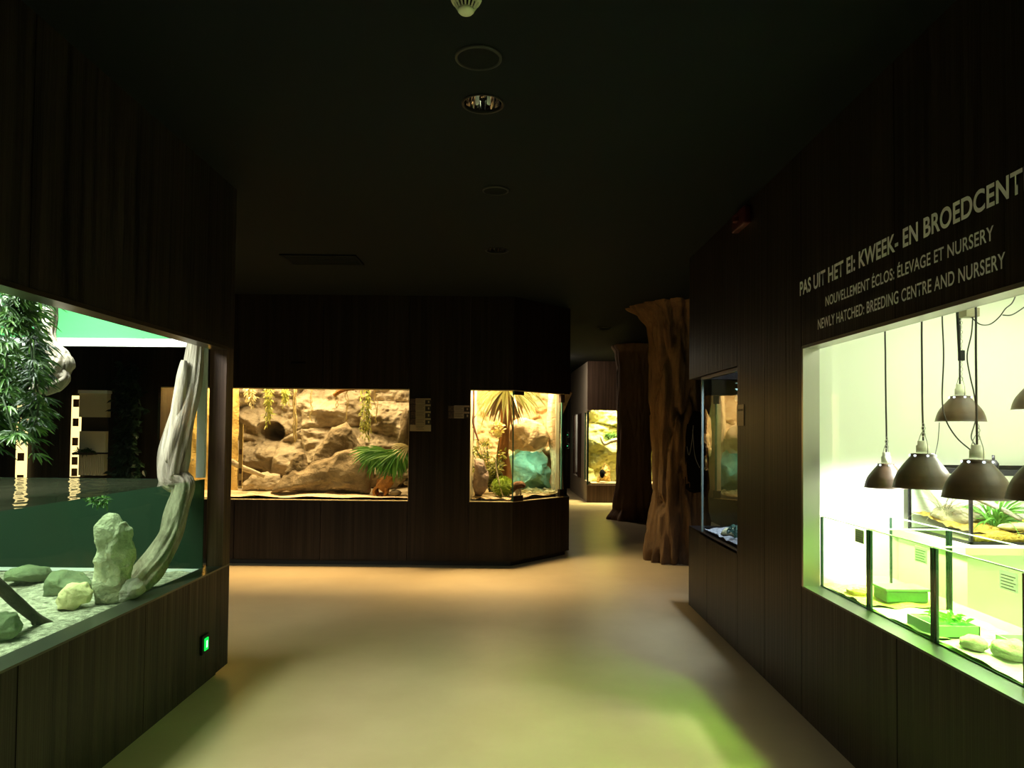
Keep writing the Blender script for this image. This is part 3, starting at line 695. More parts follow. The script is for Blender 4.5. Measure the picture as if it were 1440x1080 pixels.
M['cave_lit_rock']=rockmat('green_lit_cave_rock',(.36,.62,.46),(.18,.36,.26),3.4,.8,13,strata=(1,1,1.6))  # green of the cave light is put into the rock colour
tag(obj('cave_rock',MB().silrock(px_out([(716,690),(716,668),(722,640),(735,626),(755,630),(770,645),(777,665),(776,690),(745,696)],9.40),9.40,.22,.7,.06,seed=51,fr=4,na=80,ns=18),M['cave_lit_rock'],None,True),'rounded rock coloured with the green light of the corner terrarium cave','rock')
ov=MB().silrock(px_out([(708,632),(712,605),(722,592),(742,588),(762,596),(772,612),(768,628),(757,637),(742,633),(722,634)],9.05),9.05,.20,1.4,.035,seed=54,fr=4.5,na=80,ns=18)
tag(obj('overhang_rock',ov,M['tan2'],None,True),'wide tan overhanging rock above the green cave of the corner terrarium','rock')
col_=MB(); limb(col_,[(788,548,9.12),(779,585,9.1),(779,615,9.1),(783,650,9.1),(785,697,9.12)],[.15,.08,.07,.06,.07],n=26,gro=.4,k=8)
tag(obj('rock_column',col_,M['tan2'],None,True),'slim tan rock column at the right end of the corner terrarium','rock')
tag(obj('terrarium_litter',MB().grid(lambda u,v:Vector((-.465+u*(.465+min(.60,v*1.22/1.13)),YB+.070+v*1.22,.765+.025*noise.noise(Vector((u*6,v*6,4)))+.03*v)),60,60),plain('leaf_litter_floor',(.62,.48,.26),.9,bump=.9,bscale=50,c2=(.36,.24,.11),vscale=22),None,True),'tan soil and litter covering the floor of the corner terrarium','soil',kind='stuff')
tag(obj('rock',MB().silrock(px_out([(666,706),(666,660),(668,642),(672,641),(681,650),(686,664),(684,690),(677,706)],8.42),8.42,.12,1,.025,seed=57,fr=6,na=72),rockmat('mauve_rock',(.40,.29,.23),(.22,.155,.12),6,.8,18),None,True),'grey brown rock at the left glass edge of the corner terrarium','rock')
yu=thing('yucca','yucca with long drooping pale leaves on a brown trunk in the corner terrarium','plant',at(712,690,8.85))
tm=MB(); limb(tm,[(704,692,8.85),(706,668,8.85),(707,640,8.85),(709,615,8.85),(711,580,8.85),(712,548,8.85)],[.085,.075,.07,.062,.055,.05],n=24,gro=.35)
limb(tm,[(716,690,8.80),(714,660,8.82),(711,635,8.85)],[.05,.04,.03],n=14,gro=.35); obj('trunk',tm,rockmat('orange_brown_trunk',(.42,.19,.055),(.20,.08,.025),9,.7,25,strata=(1,1,.2)),yu,True)
M['yuc']=leafmat('yucca_leaf',(.34,.36,.10),(.78,.72,.34),.35)
random.seed(61); lf=MB(); h=at(713,546,8.80)
for k in range(95):
    a=random.uniform(-1,1); sp=a*1.15
    d=Vector((math.sin(sp),random.uniform(-.32,.2),.45*math.cos(sp)*random.random()+.05-.5*random.random()))
    lf.leaf(h+Vector((random.uniform(-.06,.06),random.uniform(-.06,.06),random.uniform(-.04,.06))),d,random.uniform(.34,.62)*(.72 if a<-.4 else 1),.030,.75,nrm=(0,-1,.2),seg=6)
obj('leaves',lf,M['yuc'],yu)
lf=MB()
for k in range(46):
    sp=random.uniform(-.8,.8); d=Vector((math.sin(sp),random.uniform(-.2,.3),-.55)); lf.leaf(h+Vector((random.uniform(-.05,.05),.05+random.uniform(-.03,.06),random.uniform(-.08,.02))),d,random.uniform(.3,.5),.028,.6,nrm=(0,-1,.2),seg=5)
obj('backdrop_leaves',lf,leafmat('dark_yucca_leaf',(.10,.06,.025),(.26,.17,.07),.2),yu)  # dark leaves added behind the pale ones as a darker backdrop
random.seed(62)
M['bush']=leafmat('bush_leaves',(.16,.20,.02),(.55,.52,.12),.35)
sh=thing('leafy_shrub','yellow green leafy shrub behind the left rock of the corner terrarium','plant',at(688,692,8.7)); lf=MB(); st=MB()
for k in range(26):
    b0=at(690+random.uniform(-4,4),692,8.70); tpx=at(random.uniform(664,709),random.uniform(612,672),random.uniform(8.6,8.9))
    mid=b0.lerp(tpx,.5)+Vector((random.uniform(-.03,.03),0,.03)); P=smooth_path([b0,mid,tpx],4); st.tube(P,.004,n=5)
    for j in range(26):
        p=P[random.randrange(2,len(P))]; lf.leaf(p+Vector((random.uniform(-.03,.03),random.uniform(-.04,.04),random.uniform(-.03,.03))),(random.uniform(-1,1),random.uniform(-1,.3),random.uniform(-.6,.7)),random.uniform(.035,.07),.022,.3)
obj('stem',st,M['stem'],sh); obj('leaves',lf,M['bush'],sh)
fl=thing('flowering_plant','tall plant with pale yellow blossom before the yucca trunk','plant',at(700,690,8.55)); st=MB(); lf=MB()
P=smooth_path([at(701,690,8.55),at(699,650,8.55),at(702,620,8.55),at(701,598,8.55)],5); st.tube(P,.005,n=6)
for k in range(34): lf.leaf(at(random.uniform(693,708),random.uniform(593,617),8.54),(random.uniform(-1,1),random.uniform(-1,0),random.uniform(-.4,.8)),.06,.035,.2)
obj('stem',st,M['stem'],fl); obj('blossom',lf,leafmat('blossom',(.75,.66,.16),(.9,.84,.45),.4),fl)
M['moss']=leafmat('moss',(.20,.32,.02),(.46,.56,.06),.3)
ms=thing('moss_mound','bright green mossy mound at the foot of the yucca','plant',at(708,692,8.42)); 
c=at(707,685,8.44); obj('mound',MB().blob(c,(.11,.10,.10),.2,71),plain('moss_body',(.22,.32,.03),.9,bump=.9,bscale=60),ms,True)
lf=MB()
for k in range(420):
    d=Vector((random.gauss(0,1),random.gauss(0,1),random.gauss(.2,1))).normalized(); lf.leaf(c+Vector((d.x*.105,d.y*.10,d.z*.10)),d+Vector((0,0,.3)),.04,.010,.3,seg=2)
obj('fuzz',lf,M['moss'],ms)
fg=thing('bark_piece','small dark brown curled bark piece on two legs by the glass seam','bark',at(727,697,8.40)); fm=MB()
limb(fm,[(717,693,8.42),(721,687,8.42),(727,683,8.42),(734,682,8.42),(738,685,8.42)],[.028,.036,.04,.036,.02],n=18,gro=.4)
obj('bark',fm,rockmat('dark_bark',(.22,.11,.05),(.08,.04,.02),12,.8,30),fg,True); fm=MB(); limb(fm,[(727,686,8.42),(727,697,8.42)],[.02,.018],n=10); limb(fm,[(731,686,8.42),(732,696,8.42)],[.014,.012],n=10); obj('prop',fm,M['white_branch'],fg,True)
tw=MB(); limb(tw,[(666,548,8.40),(665,570,8.40),(665,590,8.40),(668,605,8.40),(673,620,8.40)],[.010,.011,.012,.013,.009],n=9,gro=.3)
for a,b in (((665,572),(661,566)),((665,590),(670,583)),((668,605),(664,600))): limb(tw,[(a[0],a[1],8.4),(b[0],b[1],8.38)],[.006,.003],n=6)
tag(obj('thorny_twig',tw,rockmat('purple_twig',(.35,.17,.12),(.2,.08,.07),10,.4,30),None,True),'thin reddish thorny twig at the left glass edge of the corner terrarium','twig')
tw=MB(); limb(tw,[(697,644,8.42),(698,660,8.40),(702,680,8.36),(708,700,8.32)],[.006,.007,.008,.008],n=8)
tag(obj('thin_stick',tw,M['white_branch'],None,True),'thin straight stick leaning before the leafy shrub','stick')
tw=MB(); limb(tw,[(676,702,8.30),(690,700,8.30),(704,702,8.28),(718,703,8.27)],[.012,.014,.013,.008],n=10,gro=.2)
tag(obj('fallen_stick',tw,M['white_branch'],None,True),'fallen stick lying along the front glass of the corner terrarium','stick')
random.seed(65); lf=MB()
for k in range(110):
    p=at(random.uniform(735,778),random.uniform(683,692),random.uniform(8.75,9.2)); p.z=.79+random.uniform(0,.02); lf.leaf(p,(random.uniform(-1,1),random.uniform(-1,1),random.uniform(-.1,.3)),.05,.03,.1)
tag(obj('fallen_leaves',lf,M['dry'],None),'dry yellow fallen leaves scattered below the green rock','leaves',kind='stuff')

# ------------------------------------------------------------------ far terrarium between the tree pillars
t3=thing('terrarium','far bright yellow green terrarium behind the dark tree pillar','terrarium',(2.4,YF+.3,.4))
obj('front_pane',MB().box(1.692,3.28,YF+.085,YF+.095,.39,ZT-.005),M['glass'],t3)
obj('side_pane',MB().box(1.668,1.676,YF+.10,16.10,.47,1.97),M['glass'],t3)
ed=MB(); ed.box(1.655,1.692,YF+.02,YF+.06,.385,ZT-.005); ed.box(1.648,1.676,16.07,16.115,.465,1.975); obj('corner_edge',ed,M['seal'],t3)
M['ygrock']=rockmat('yellow_green_rock',(.62,.60,.26),(.34,.36,.10),1.5,.7,7)
def bd3(u,v):
    x=1.75+u*1.53; z=.43+v*1.9; y=16.35-.30*rockwall(x,z,9,1.3,.7)-.12*noise.noise(Vector((x*2,z*2,1)))
    y-=.22*max(0,1-abs(z-(1.25-.15*math.sin(x*3)))/.28)
    return Vector((x,y,z))
obj('rock_wall',MB().grid(bd3,80,90),M['ygrock'],t3,True)
obj('side_wall',MB().box(1.76,3.28,16.45,16.49,.40,2.6),M['ygrock'],t3)
obj('floor_tray',MB().box(1.77,3.27,YF+.10,16.38,.385,.42),M['sand_warm'],t3)
ch=thing('nest_rock','yellow rock with a dark round hole on the far terrarium floor','rock',at(850,680,15.9)); 
rk=MB().silrock(px_out([(839,682),(844,662),(851,650),(857,660),(860,682)],15.9),15.9,.12,1,.03,seed=81,fr=4,na=60); obj('body',rk,M['gold'],ch,True)
c=at(847,666,15.775); hm=MB(); n=18; hm.add([c]+[c+Vector((math.cos(2*PI*k/n)*.065,0,math.sin(2*PI*k/n)*.10)) for k in range(n)],[(0,1+k,1+(k+1)%n) for k in range(n)])
hm=MB().blob(c,(.06,.05,.095),.06,3,seg=18,rings=12); obj('hole',hm,M['void'],ch,True)  # black blob paints the dark inside of the hole
br=MB(); limb(br,[(845,614,15.9),(850,624,15.85),(858,621,15.85),(868,619,15.85),(885,622,15.85),(918,626,15.9)],[.03,.04,.045,.05,.05,.04],n=14,gro=.3)
tag(obj('arched_branch',br,M['white_branch'],None,True),'pale arched branch across the far yellow green terrarium','branch')
random.seed(83); gt=thing('grass_tuft','bright green grassy tuft on the ledge of the far terrarium','plant',at(858,618,15.95)); lf=MB()
for k in range(140): lf.leaf(at(random.uniform(850,869),random.uniform(612,620),15.95),(random.uniform(-1,1),random.uniform(-1,.2),random.uniform(.1,1)),.16,.02,.6)
obj('leaves',lf,M['fern2'],gt)
# lit recess of the side wall
sd=thing('terrarium','small side terrarium in the receding taupe wall far away','terrarium',(1.7,17.5,.5))
obj('front_pane',MB().slab((1.618,16.62),(1.578,18.38),.47,1.97,-.008),M['glass'],sd)
obj('jamb',MB().slab((1.63,16.62),(1.592,17.25),.47,1.97,-.03),M['post'],sd); obj('jamb',MB().slab((1.59,18.2),(1.583,18.38),.47,1.97,-.03),M['post'],sd)
obj('back_wall',MB().grid(lambda u,v:Vector((1.665+u*1.6,18.5-u*.1+.05*noise.noise(Vector((u*5,v*6,2))),.5+v*1.6)),30,30),M['white'],sd,True)

# ------------------------------------------------------------------ concrete tree pillars
M['bark']=rockmat('brown_bark_render',(.22,.125,.055),(.085,.047,.021),4.2,1.0,10,strata=(1,1,.35),dark=(.022,.012,.006))
M['bark_dark']=rockmat('dark_bark_render',(.46,.28,.17),(.26,.15,.09),3,.9,8,strata=(1,1,.3))
def pillar(label,cx,cy,prof,m,seed,fluff,extra=None):
    mb=MB(); na=110; vs=[]
    zs=[z for z,_ in prof]; 
    def rad(z):
        for (z0,r0),(z1,r1) in zip(prof,prof[1:]):
            if z<=z1:
                t=(z-z0)/(z1-z0); t=t*t*(3-2*t); return r0+(r1-r0)*t
        return prof[-1][1]
    nz=120
    for i in range(nz+1):
        z=zs[0]+(zs[-1]-zs[0])*i/nz
        for k in range(na):
            a=2*PI*k/na; cs,sn=math.cos(a),math.sin(a); r=rad(z)
            low=max(0,1-z/.9)
            r*=1+fluff*(.5*noise.noise(Vector((cs*2.2,sn*2.2,z*.35+seed)))+.35*noise.noise(Vector((cs*5,sn*5,z*1.7+seed)))+.18*noise.noise(Vector((cs*11,sn*11,z*2.4+seed))))+low*.20*noise.noise(Vector((cs*3,sn*3,seed*2)))
            cr=noise.noise(Vector((cs*3.1+seed,sn*3.1,z*1.1))); r-=.09*max(0,1-abs(cr)*9)*min(1,fluff*2.2)
            if extra: r+=extra(a,z)
            vs.append((cx+cs*r,cy+sn*r,z))
    mb.add(vs,[(i*na+k,i*na+(k+1)%na,(i+1)*na+(k+1)%na,(i+1)*na+k) for i in range(nz) for k in range(na)])
    t=thing('tree_pillar',label,'pillar',(cx,cy,0)); obj('trunk',mb,m,t,True); return t,mb
pillar('dark trunk shaped pillar with flared foot standing before the far terrarium',2.19,12.75,[(0,.46),(.22,.36),(.7,.315),(1.5,.30),(2.6,.32),(2.95,.35),(3.098,.42)],M['bark_dark'],2,.10,
    lambda a,z: .13*max(0,1-((z-1.36)/.14)**2)*max(0,math.cos(a-.1))**12)
tp,_=pillar('tall brown bark textured trunk pillar lit from the side, beside the right wall end',2.07,8.72,[(0,.41),(.3,.365),(.8,.33),(1.3,.325),(2.0,.335),(2.6,.345),(2.84,.38),(2.98,.46),(3.098,.60)],M['bark'],5,.45)
kn=MB(); kn.silrock(px_out([(964,690),(963,640),(966,580),(984,577),(992,600),(992,690),(978,694)],8.41),8.41,.03,1,.006,seed=90,fr=5,na=48)
obj('hollow_shade',kn,M['void'],tp,True)  # black bulge paints the dark of a recess in the trunk
wr=MB(); wr.tube(smooth_path([at(975,598,8.375),at(973,620,8.372),at(969,640,8.372),at(966,628,8.372)],5),.003,n=5); wr.tube(smooth_path([at(974,604,8.37),at(977,640,8.37),at(984,658,8.37)],5),.003,n=5)
obj('wire',wr,plain('pale_wire',(.35,.33,.28),.5),tp)

# two little green emergency lamps far away
for i,py in enumerate((611.5,627)):
    c=at(796.5,py,FAR-.06); t=thing('exit_light',['upper','lower'][i]+' of two tiny green emergency lights on the far dark wall','light',c,'far emergency lights')
    obj('plate',MB().box(c.x-.07,c.x+.07,FAR-.04,FAR,c.z-.07,c.z+.07),M['black'],t)
    fr=MB(); fr.box(c.x-.07,c.x+.07,FAR-.055,FAR-.04,c.z-.075,c.z-.062); fr.box(c.x-.07,c.x+.07,FAR-.055,FAR-.04,c.z+.062,c.z+.075); fr.box(c.x-.075,c.x-.062,FAR-.055,FAR-.04,c.z-.07,c.z+.07); fr.box(c.x+.062,c.x+.075,FAR-.055,FAR-.04,c.z-.07,c.z+.07)
    obj('frame',fr,plain('grey_frame',(.4,.38,.32),.5),t)
    ar=MB(); ar.box(c.x-.012,c.x+.012,FAR-.048,FAR-.041,c.z-.035,c.z+.035); ar.box(c.x-.03,c.x+.03,FAR-.048,FAR-.041,c.z-.01,c.z+.01)
    obj('symbol',ar,emit('tiny_green',(.1,1,.4),4),t)

# ------------------------------------------------------------------ small wall tank in the right wall
st_=thing('wall_tank','small glass tank in the right wall beside the brown trunk pillar','tank',(1.9,5.45,ZB))
obj('front_pane',MB().box(XR+.02,XR+.03,4.95,5.935,ZB,ZT-.02),M['glass_side'],st_)
obj('end_pane',MB().box(XR+.03,2.3,5.925,5.935,ZB,ZT-.02),M['glass'],st_)
obj('corner_edge',MB().box(XR+.012,XR+.028,5.928,5.944,ZB,ZT-.02),plain('steel_blue_edge',(.22,.27,.25),.25),st_)
obj('back_wall',MB().grid(lambda u,v:Vector((2.25-.10*noise.noise(Vector((u*5,v*6,8))),4.95+u*.98,.70+v*2.0)),30,30),M['tank_back'],st_,True)
obj('top_rail',MB().box(XR+.01,XR+.05,4.95,5.94,ZT-.03,ZT-.005),M['frame'],st_)
obj('tray',MB().box(XR+.0,2.3,4.95,5.94,ZB-.02,ZB-.002),M['sill'],st_)
tag(obj('white_gravel',MB().grid(lambda u,v:Vector((XR+.035+u*.62,4.96+v*.96,0.757+.03*u+.018*noise.noise(Vector((u*9,v*12,5))))),40,50),plain('white_gravel',(.62,.62,.62),.9,bump=1,bscale=60,c2=(.25,.25,.26),vscale=50),None,True),'whitish gravel covering the floor of the small right wall tank','gravel',kind='stuff')
M['blueleaf']=leafmat('blue_green_leaves',(.02,.07,.045),(.10,.22,.15),.25)
def bushy(name,label,c,rad,n,m,L,w,seed,hang=False):
    random.seed(seed); t=thing(name,label,'plant',c); st=MB(); lf=MB(); c=Vector(c)
    for k in range(9):
        tip=c+Vector((random.uniform(-1,1)*rad[0],random.uniform(-1,1)*rad[1],(-1 if hang else 1)*random.uniform(.5,1)*rad[2])); P=smooth_path([c,c.lerp(tip,.5)+Vector((0,0,.02)),tip],3); st.tube(P,.003,n=5)
        for j in range(n):
            p=P[random.randrange(1,len(P))]; lf.leaf(p,(random.uniform(-1,1),random.uniform(-1,1),random.uniform(-.6,.6)),L*random.uniform(.6,1.2),w,.3)
    obj('stem',st,M['stem'],t); obj('leaves',lf,m,t)
bushy('hanging_plant','blue green leafy plant hanging at the top of the small wall tank',(1.80,5.28,2.02),(.12,.16,.30),26,M['blueleaf'],.06,.03,101,True)
bushy('low_plant','low blue green leafy plant on the white gravel of the small wall tank',(1.72,5.22,.75),(.09,.16,.10),22,M['blueleaf'],.05,.025,102)
tag(obj('flat_stone',MB().blob((1.78,5.55,.78),(.14,.12,.035),.2,103),M['yellow_rock'],None,True),'flat white stone on the gravel of the small wall tank','rock')
lp=thing('label_plate','faint pale label plate on the dark pier beside the small wall tank','sign',(XR,4.86,1.62))
obj('plate',MB().box(XR-.006,XR-.001,4.80,4.945,1.60,1.745),plain('dim_plate',(.10,.07,.05),.4),lp)
obj('text_strip',MB().box(XR-.008,XR-.006,4.82,4.92,1.70,1.715),M['cabdark'],lp)

# ------------------------------------------------------------------ nursery room behind the right window
NX0,NX1,NY0,NY1,NZ=XR+.08,3.7,.9,4.25,2.5
nr=MB()
nr.box(NX0,NX1,NY1,NY1+.06,.5,NZ); nr.box(NX1,NX1+.06,NY0,NY1,.5,NZ); nr.box(NX0,NX1,NY0-.06,NY0,.5,NZ)
nr.box(NX0,NX0+.24,NY1-.06,NY1,.6,NZ); nr.box(NX0,NX1,NY0,NY1,NZ,NZ+.06); nr.box(NX0,NX0+.02,NY0,NY1,ZT+.01,NZ); nr.box(NX0,NX1,NY0,NY1,.5,.56)
struct('wall_nursery',nr,M['white'])
bench=thing('work_bench','cream work bench carrying the breeding tanks behind the nursery window','bench',(2.3,2.6,.56))
M['cream']=plain('cream_laminate',(.80,.76,.56),.5)
obj('bench_top',MB().box(NX0+.02,2.20,1.0,NY1-.07,.70,.724),M['cream'],bench)
obj('bench_base',MB().box(NX0+.06,2.15,1.1,NY1-.1,.565,.70),M['white'],bench)
ct=thing('counter','cream counter along the nursery back wall carrying the framed terrarium','counter',(2.9,3.8,.56))
obj('counter_top',MB().box(2.26,NX1-.02,3.55,NY1-.01,.955,.995),M['cream'],ct)
obj('counter_front',MB().box(2.30,NX1-.02,3.60,NY1-.01,.565,.955),M['white'],ct)
ranges=[(3.335,3.845),(2.825,3.325),(2.315,2.815),(1.79,2.305)]
TZ0,TZ1,TX0,TX1=.728,1.107,1.668,2.045
desc=['glass breeding tank with yellow floor nearest the nursery window corner','glass breeding tank with clear water tub, second from the window corner','glass breeding tank with white stones, third from the window corner','glass breeding tank cut by the photo edge, fourth from the window corner']
M['tag_paper']=leafmat('white_tag',(.85,.92,.82),(.87,.92,.84),.62); M['tag_line']=plain('grey_print',(.25,.30,.25),.6)
M['substrate_w']=plain('white_substrate',(.88,.90,.80),.9,bump=.4,bscale=60,c2=(.75,.78,.62),vscale=18)
M['substrate_y']=plain('yellow_substrate',(.78,.66,.22),.9,bump=.6,bscale=60,c2=(.66,.52,.14),vscale=18)
for i,(ya,yb) in enumerate(ranges):
    t=thing('breeding_tank',desc[i],'tank',(1.856,(ya+yb)/2,TZ0),'breeding tanks on the nursery bench')
    g=.005
    obj('front_pane',MB().box(TX0,TX0+g,ya,yb,TZ0,TZ1),M['tank_glass'],t)
    obj('back_pane',MB().box(TX1-g,TX1,ya,yb,TZ0,TZ1),M['tank_glass'],t)
    obj('end_pane',MB().box(TX0+g,TX1-g,ya,ya+g,TZ0,TZ1),M['tank_glass'],t)
    obj('end_pane',MB().box(TX0+g,TX1-g,yb-g,yb,TZ0,TZ1),M['tank_glass'],t)
    obj('floor_pane',MB().box(TX0+g,TX1-g,ya+g,yb-g,TZ0,TZ0+g),M['tank_glass'],t)
    for y in (ya+.007,yb-.007):
        obj('corner_seal',MB().box(TX0-.002,TX0+.009,y-.0075,y+.0075,TZ0,TZ1-.004),M['seal'],t)
        obj('corner_seal',MB().box(TX1-.007,TX1+.002,y-.006,y+.006,TZ0,TZ1-.004),M['seal'],t)
    rm=MB(); rm.box(TX0-.001,TX0+.006,ya,yb,TZ1-.001,TZ1+.003); rm.box(TX0,TX1,ya-.0,ya+.006,TZ1-.001,TZ1+.003); rm.box(TX0,TX1,yb-.006,yb,TZ1-.001,TZ1+.003); rm.box(TX1-.006,TX1,ya,yb,TZ1-.001,TZ1+.003)
    obj('top_rim',rm,plain('pale_green_rim',(.70,.90,.74),.25),t)
    sl=MB(); sl.box(TX0-.003,TX0+.001,ya,yb,TZ0-.002,TZ0+.012); obj('bottom_seal',sl,M['seal'],t)
    y0=ya+.035
    if i<3:
        tgp=obj('label_tag',MB().box(TX0-.003,TX0-.001,y0,y0+.085,TZ1-.075,TZ1-.012),M['tag_paper'] if i else plain('olive_tag',(.45,.47,.28),.6),t)
        ln=MB()
        for q in range(5): ln.box(TX0-.0045,TX0-.003,y0+.008+.01*(q%2),y0+.077,TZ1-.028-.0105*q,TZ1-.025-.0105*q)
        obj('print',ln,M['tag_line'],tgp)
    tag(obj('substrate',MB().grid(lambda u,v:Vector((TX0+.007+u*(TX1-TX0-.014),ya+.007+v*(yb-ya-.014),TZ0+.018+.016*noise.noise(Vector((u*4,v*5,i*3.3))))),20,26),M['substrate_y'] if i==0 else M['substrate_w'],None,True),
        ['yellow','pale','white','whitish'][i]+' loose substrate on the floor of the '+['yellow floored tank nearest the window corner','tank with the clear water tub','tank with the white stones','tank cut by the photo edge'][i],'substrate',kind='stuff')
def openbox(mb,x0,x1,y0,y1,z0,z1,t=.008):
    mb.box(x0,x1,y0,y1,z0,z0+t); mb.box(x0,x0+t,y0,y1,z0,z1); mb.box(x1-t,x1,y0,y1,z0,z1); mb.box(x0,x1,y0,y0+t,z0,z1); mb.box(x0,x1,y1-t,y1,z0,z1); return mb
M['greenhide']=plain('dark_green_plastic',(.10,.26,.10),.5,bump=.3,bscale=40); M['clearbox']=plain('pale_green_plastic',(.55,.80,.55),.3)
hb=thing('hide_box','dark green lidded hide box at the back of the first breeding tank','box',(1.9,3.48,.75)); obj('body',MB().box(1.80,2.0,3.42,3.55,.745,.80),M['greenhide'],hb,bevel=.008); obj('lid',MB().box(1.795,2.005,3.415,3.555,.80,.812),plain('mid_green_lid',(.22,.45,.22),.4),hb,bevel=.003)
yd=thing('feeding_dish','small yellow feeding dish on the yellow floor of the first breeding tank','dish',(1.75,3.60,.75)); obj('dish',MB().lathe((1.75,3.60,.748),[(.05,0),(.058,.022),(.052,.022),(.044,.006),(0.0,.006)],28),M['substrate_y'],yd,True); obj('food',MB().blob((1.75,3.60,.758),(.035,.035,.010),.3,7,seg=14,rings=8),M['moss'],yd,True)
wtub=thing('water_tub','clear green water tub with floating leaves in the second breeding tank','tub',(1.75,2.95,.74)); obj('tub',openbox(MB(),1.69,1.87,2.85,3.05,.742,.79,.005),M['clearbox'],wtub); obj('water',MB().box(1.695,1.865,2.855,3.045,.747,.775),glass('tub_water',(.85,.98,.9),1.33),wtub)
sp=thing('sprig','dark green leafy sprig lying over the clear water tub','plant',(1.80,2.95,.795)); lf=MB(); random.seed(120)
for k in range(36): lf.leaf((1.80+random.uniform(-.06,.06),2.95+random.uniform(-.09,.07),.795),(random.uniform(-1,1),random.uniform(-1,1),random.uniform(0,.6)),.045,.014,.4)
obj('leaves',lf,M['palm'],sp)
gd=thing('shallow_tray','long shallow white tray at the back of the third breeding tank','tray',(1.95,2.58,.745)); obj('tray',openbox(MB(),1.87,2.02,2.40,2.76,.745,.785,.006),M['clearbox'],gd); obj('lining',MB().box(1.877,2.013,2.407,2.753,.752,.76),M['substrate_w'],gd)
for i,(x,y,s,l) in enumerate([(1.74,2.69,.045,'small rounded cream stone in the third breeding tank'),(1.80,2.58,.062,'larger pale green stone in the third breeding tank'),(1.80,2.05,.05,'pale stone in the fourth breeding tank')]):
    tag(obj('stone',MB().blob((x,y,TZ0+.03+s*.3),(s,s*1.1,s*.6),.22,i+130,seg=22,rings=14),rockmat('pale_stone_%d'%i,(.80,.80,.60) if i!=1 else (.62,.70,.48),(.55,.55,.38),10,.5,25),None,True),l,'rock')

# framed terrarium on the counter
kx0,kx1,ky0,ky1,kz0,kz1=2.33,3.25,3.62,4.19,.995,1.375
kt=thing('framed_terrarium','black framed terrarium with yellow bark floor on the nursery counter','terrarium',(2.8,3.9,kz0))
for a,b,c,d in ((kx0,kx0+.014,ky0,ky0+.014),(kx0,kx0+.014,ky1-.014,ky1),(kx1-.014,kx1,ky0,ky0+.014),(kx1-.014,kx1,ky1-.014,ky1)):
    obj('corner_post',MB().box(a,b,c,d,kz0,kz1),M['black'],kt)
fr=MB()
for z0,z1 in ((kz0,kz0+.014),(kz1-.03,kz1)):
    fr.box(kx0,kx1,ky0,ky0+.014,z0,z1); fr.box(kx0,kx1,ky1-.014,ky1,z0,z1); fr.box(kx0,kx0+.014,ky0,ky1,z0,z1); fr.box(kx1-.014,kx1,ky0,ky1,z0,z1)
obj('frame',fr,M['black'],kt)
obj('front_pane',MB().box(kx0+.014,kx1-.014,ky0+.004,ky0+.008,kz0+.014,kz1-.03),M['tank_glass'],kt)
obj('side_pane',MB().box(kx0+.004,kx0+.008,ky0+.014,ky1-.014,kz0+.014,kz1-.03),M['tank_glass'],kt)
obj('back_panel',MB().box(kx0+.014,kx1-.014,ky1-.008,ky1-.004,kz0+.014,kz1-.03),plain('pale_back',(.62,.66,.62),.6),kt)
tag(obj('bark_chips',MB().grid(lambda u,v:Vector((kx0+.016+u*(kx1-kx0-.032),ky0+.016+v*(ky1-ky0-.032),kz0+.055+.025*noise.noise(Vector((u*12,v*9,3)))+.05*v*(1-u))),70,40).box(kx0+.016,kx1-.016,ky0+.012,ky0+.018,kz0+.014,kz0+.052),plain('yellow_bark_chips',(.62,.40,.06),.9,bump=1,bscale=60,c2=(.36,.20,.03),vscale=60),None,True),'yellow orange bark chips on the floor of the black framed terrarium','bark chips',kind='stuff')
tag(obj('rock',MB().blob((2.50,3.98,1.10),(.13,.10,.06),.3,140),M['tan_rock'],None,True),'tan rock at the back of the black framed terrarium','rock')
tag(obj('bark_slab',MB().blob((2.66,3.72,1.075),(.12,.05,.022),.15,141,seg=20,rings=12),M['yellow_rock'],None,True),'flat yellow slab on the bark chips of the framed terrarium','bark')
kb=MB(); limb(kb,[Vector((2.36,4.12,1.33)),Vector((2.45,3.98,1.26)),Vector((2.56,3.84,1.19)),Vector((2.68,3.74,1.11))],[.014,.016,.016,.012],n=12,gro=.2)
tag(obj('grey_branch',kb,rockmat('grey_branch',(.42,.36,.30),(.24,.2,.17),10,.5,30),None,True),'grey branch slanting across the black framed terrarium','branch')
gp_=thing('grass_plant','green strappy grass plant in the black framed terrarium','plant',(2.62,3.86,1.06)); lf=MB(); random.seed(144)
for k in range(60): lf.leaf((2.62+random.uniform(-.03,.03),3.86+random.uniform(-.03,.03),1.06),(random.uniform(-1,1),random.uniform(-.8,.6),random.uniform(.3,1.5)),random.uniform(.16,.32),.012,.9,seg=6)
obj('leaves',lf,M['palm'],gp_)
gp_=thing('dry_grass','dry thin grass stems at the left of the black framed terrarium','plant',(2.42,3.95,1.08)); lf=MB()
for k in range(30): lf.leaf((2.42+random.uniform(-.03,.03),3.95+random.uniform(-.03,.03),1.08),(random.uniform(-.8,.8),random.uniform(-.8,.4),random.uniform(.5,1.5)),random.uniform(.18,.3),.004,1.0,seg=6)
obj('stems',lf,plain('dry_stem',(.22,.20,.10),.8),gp_)

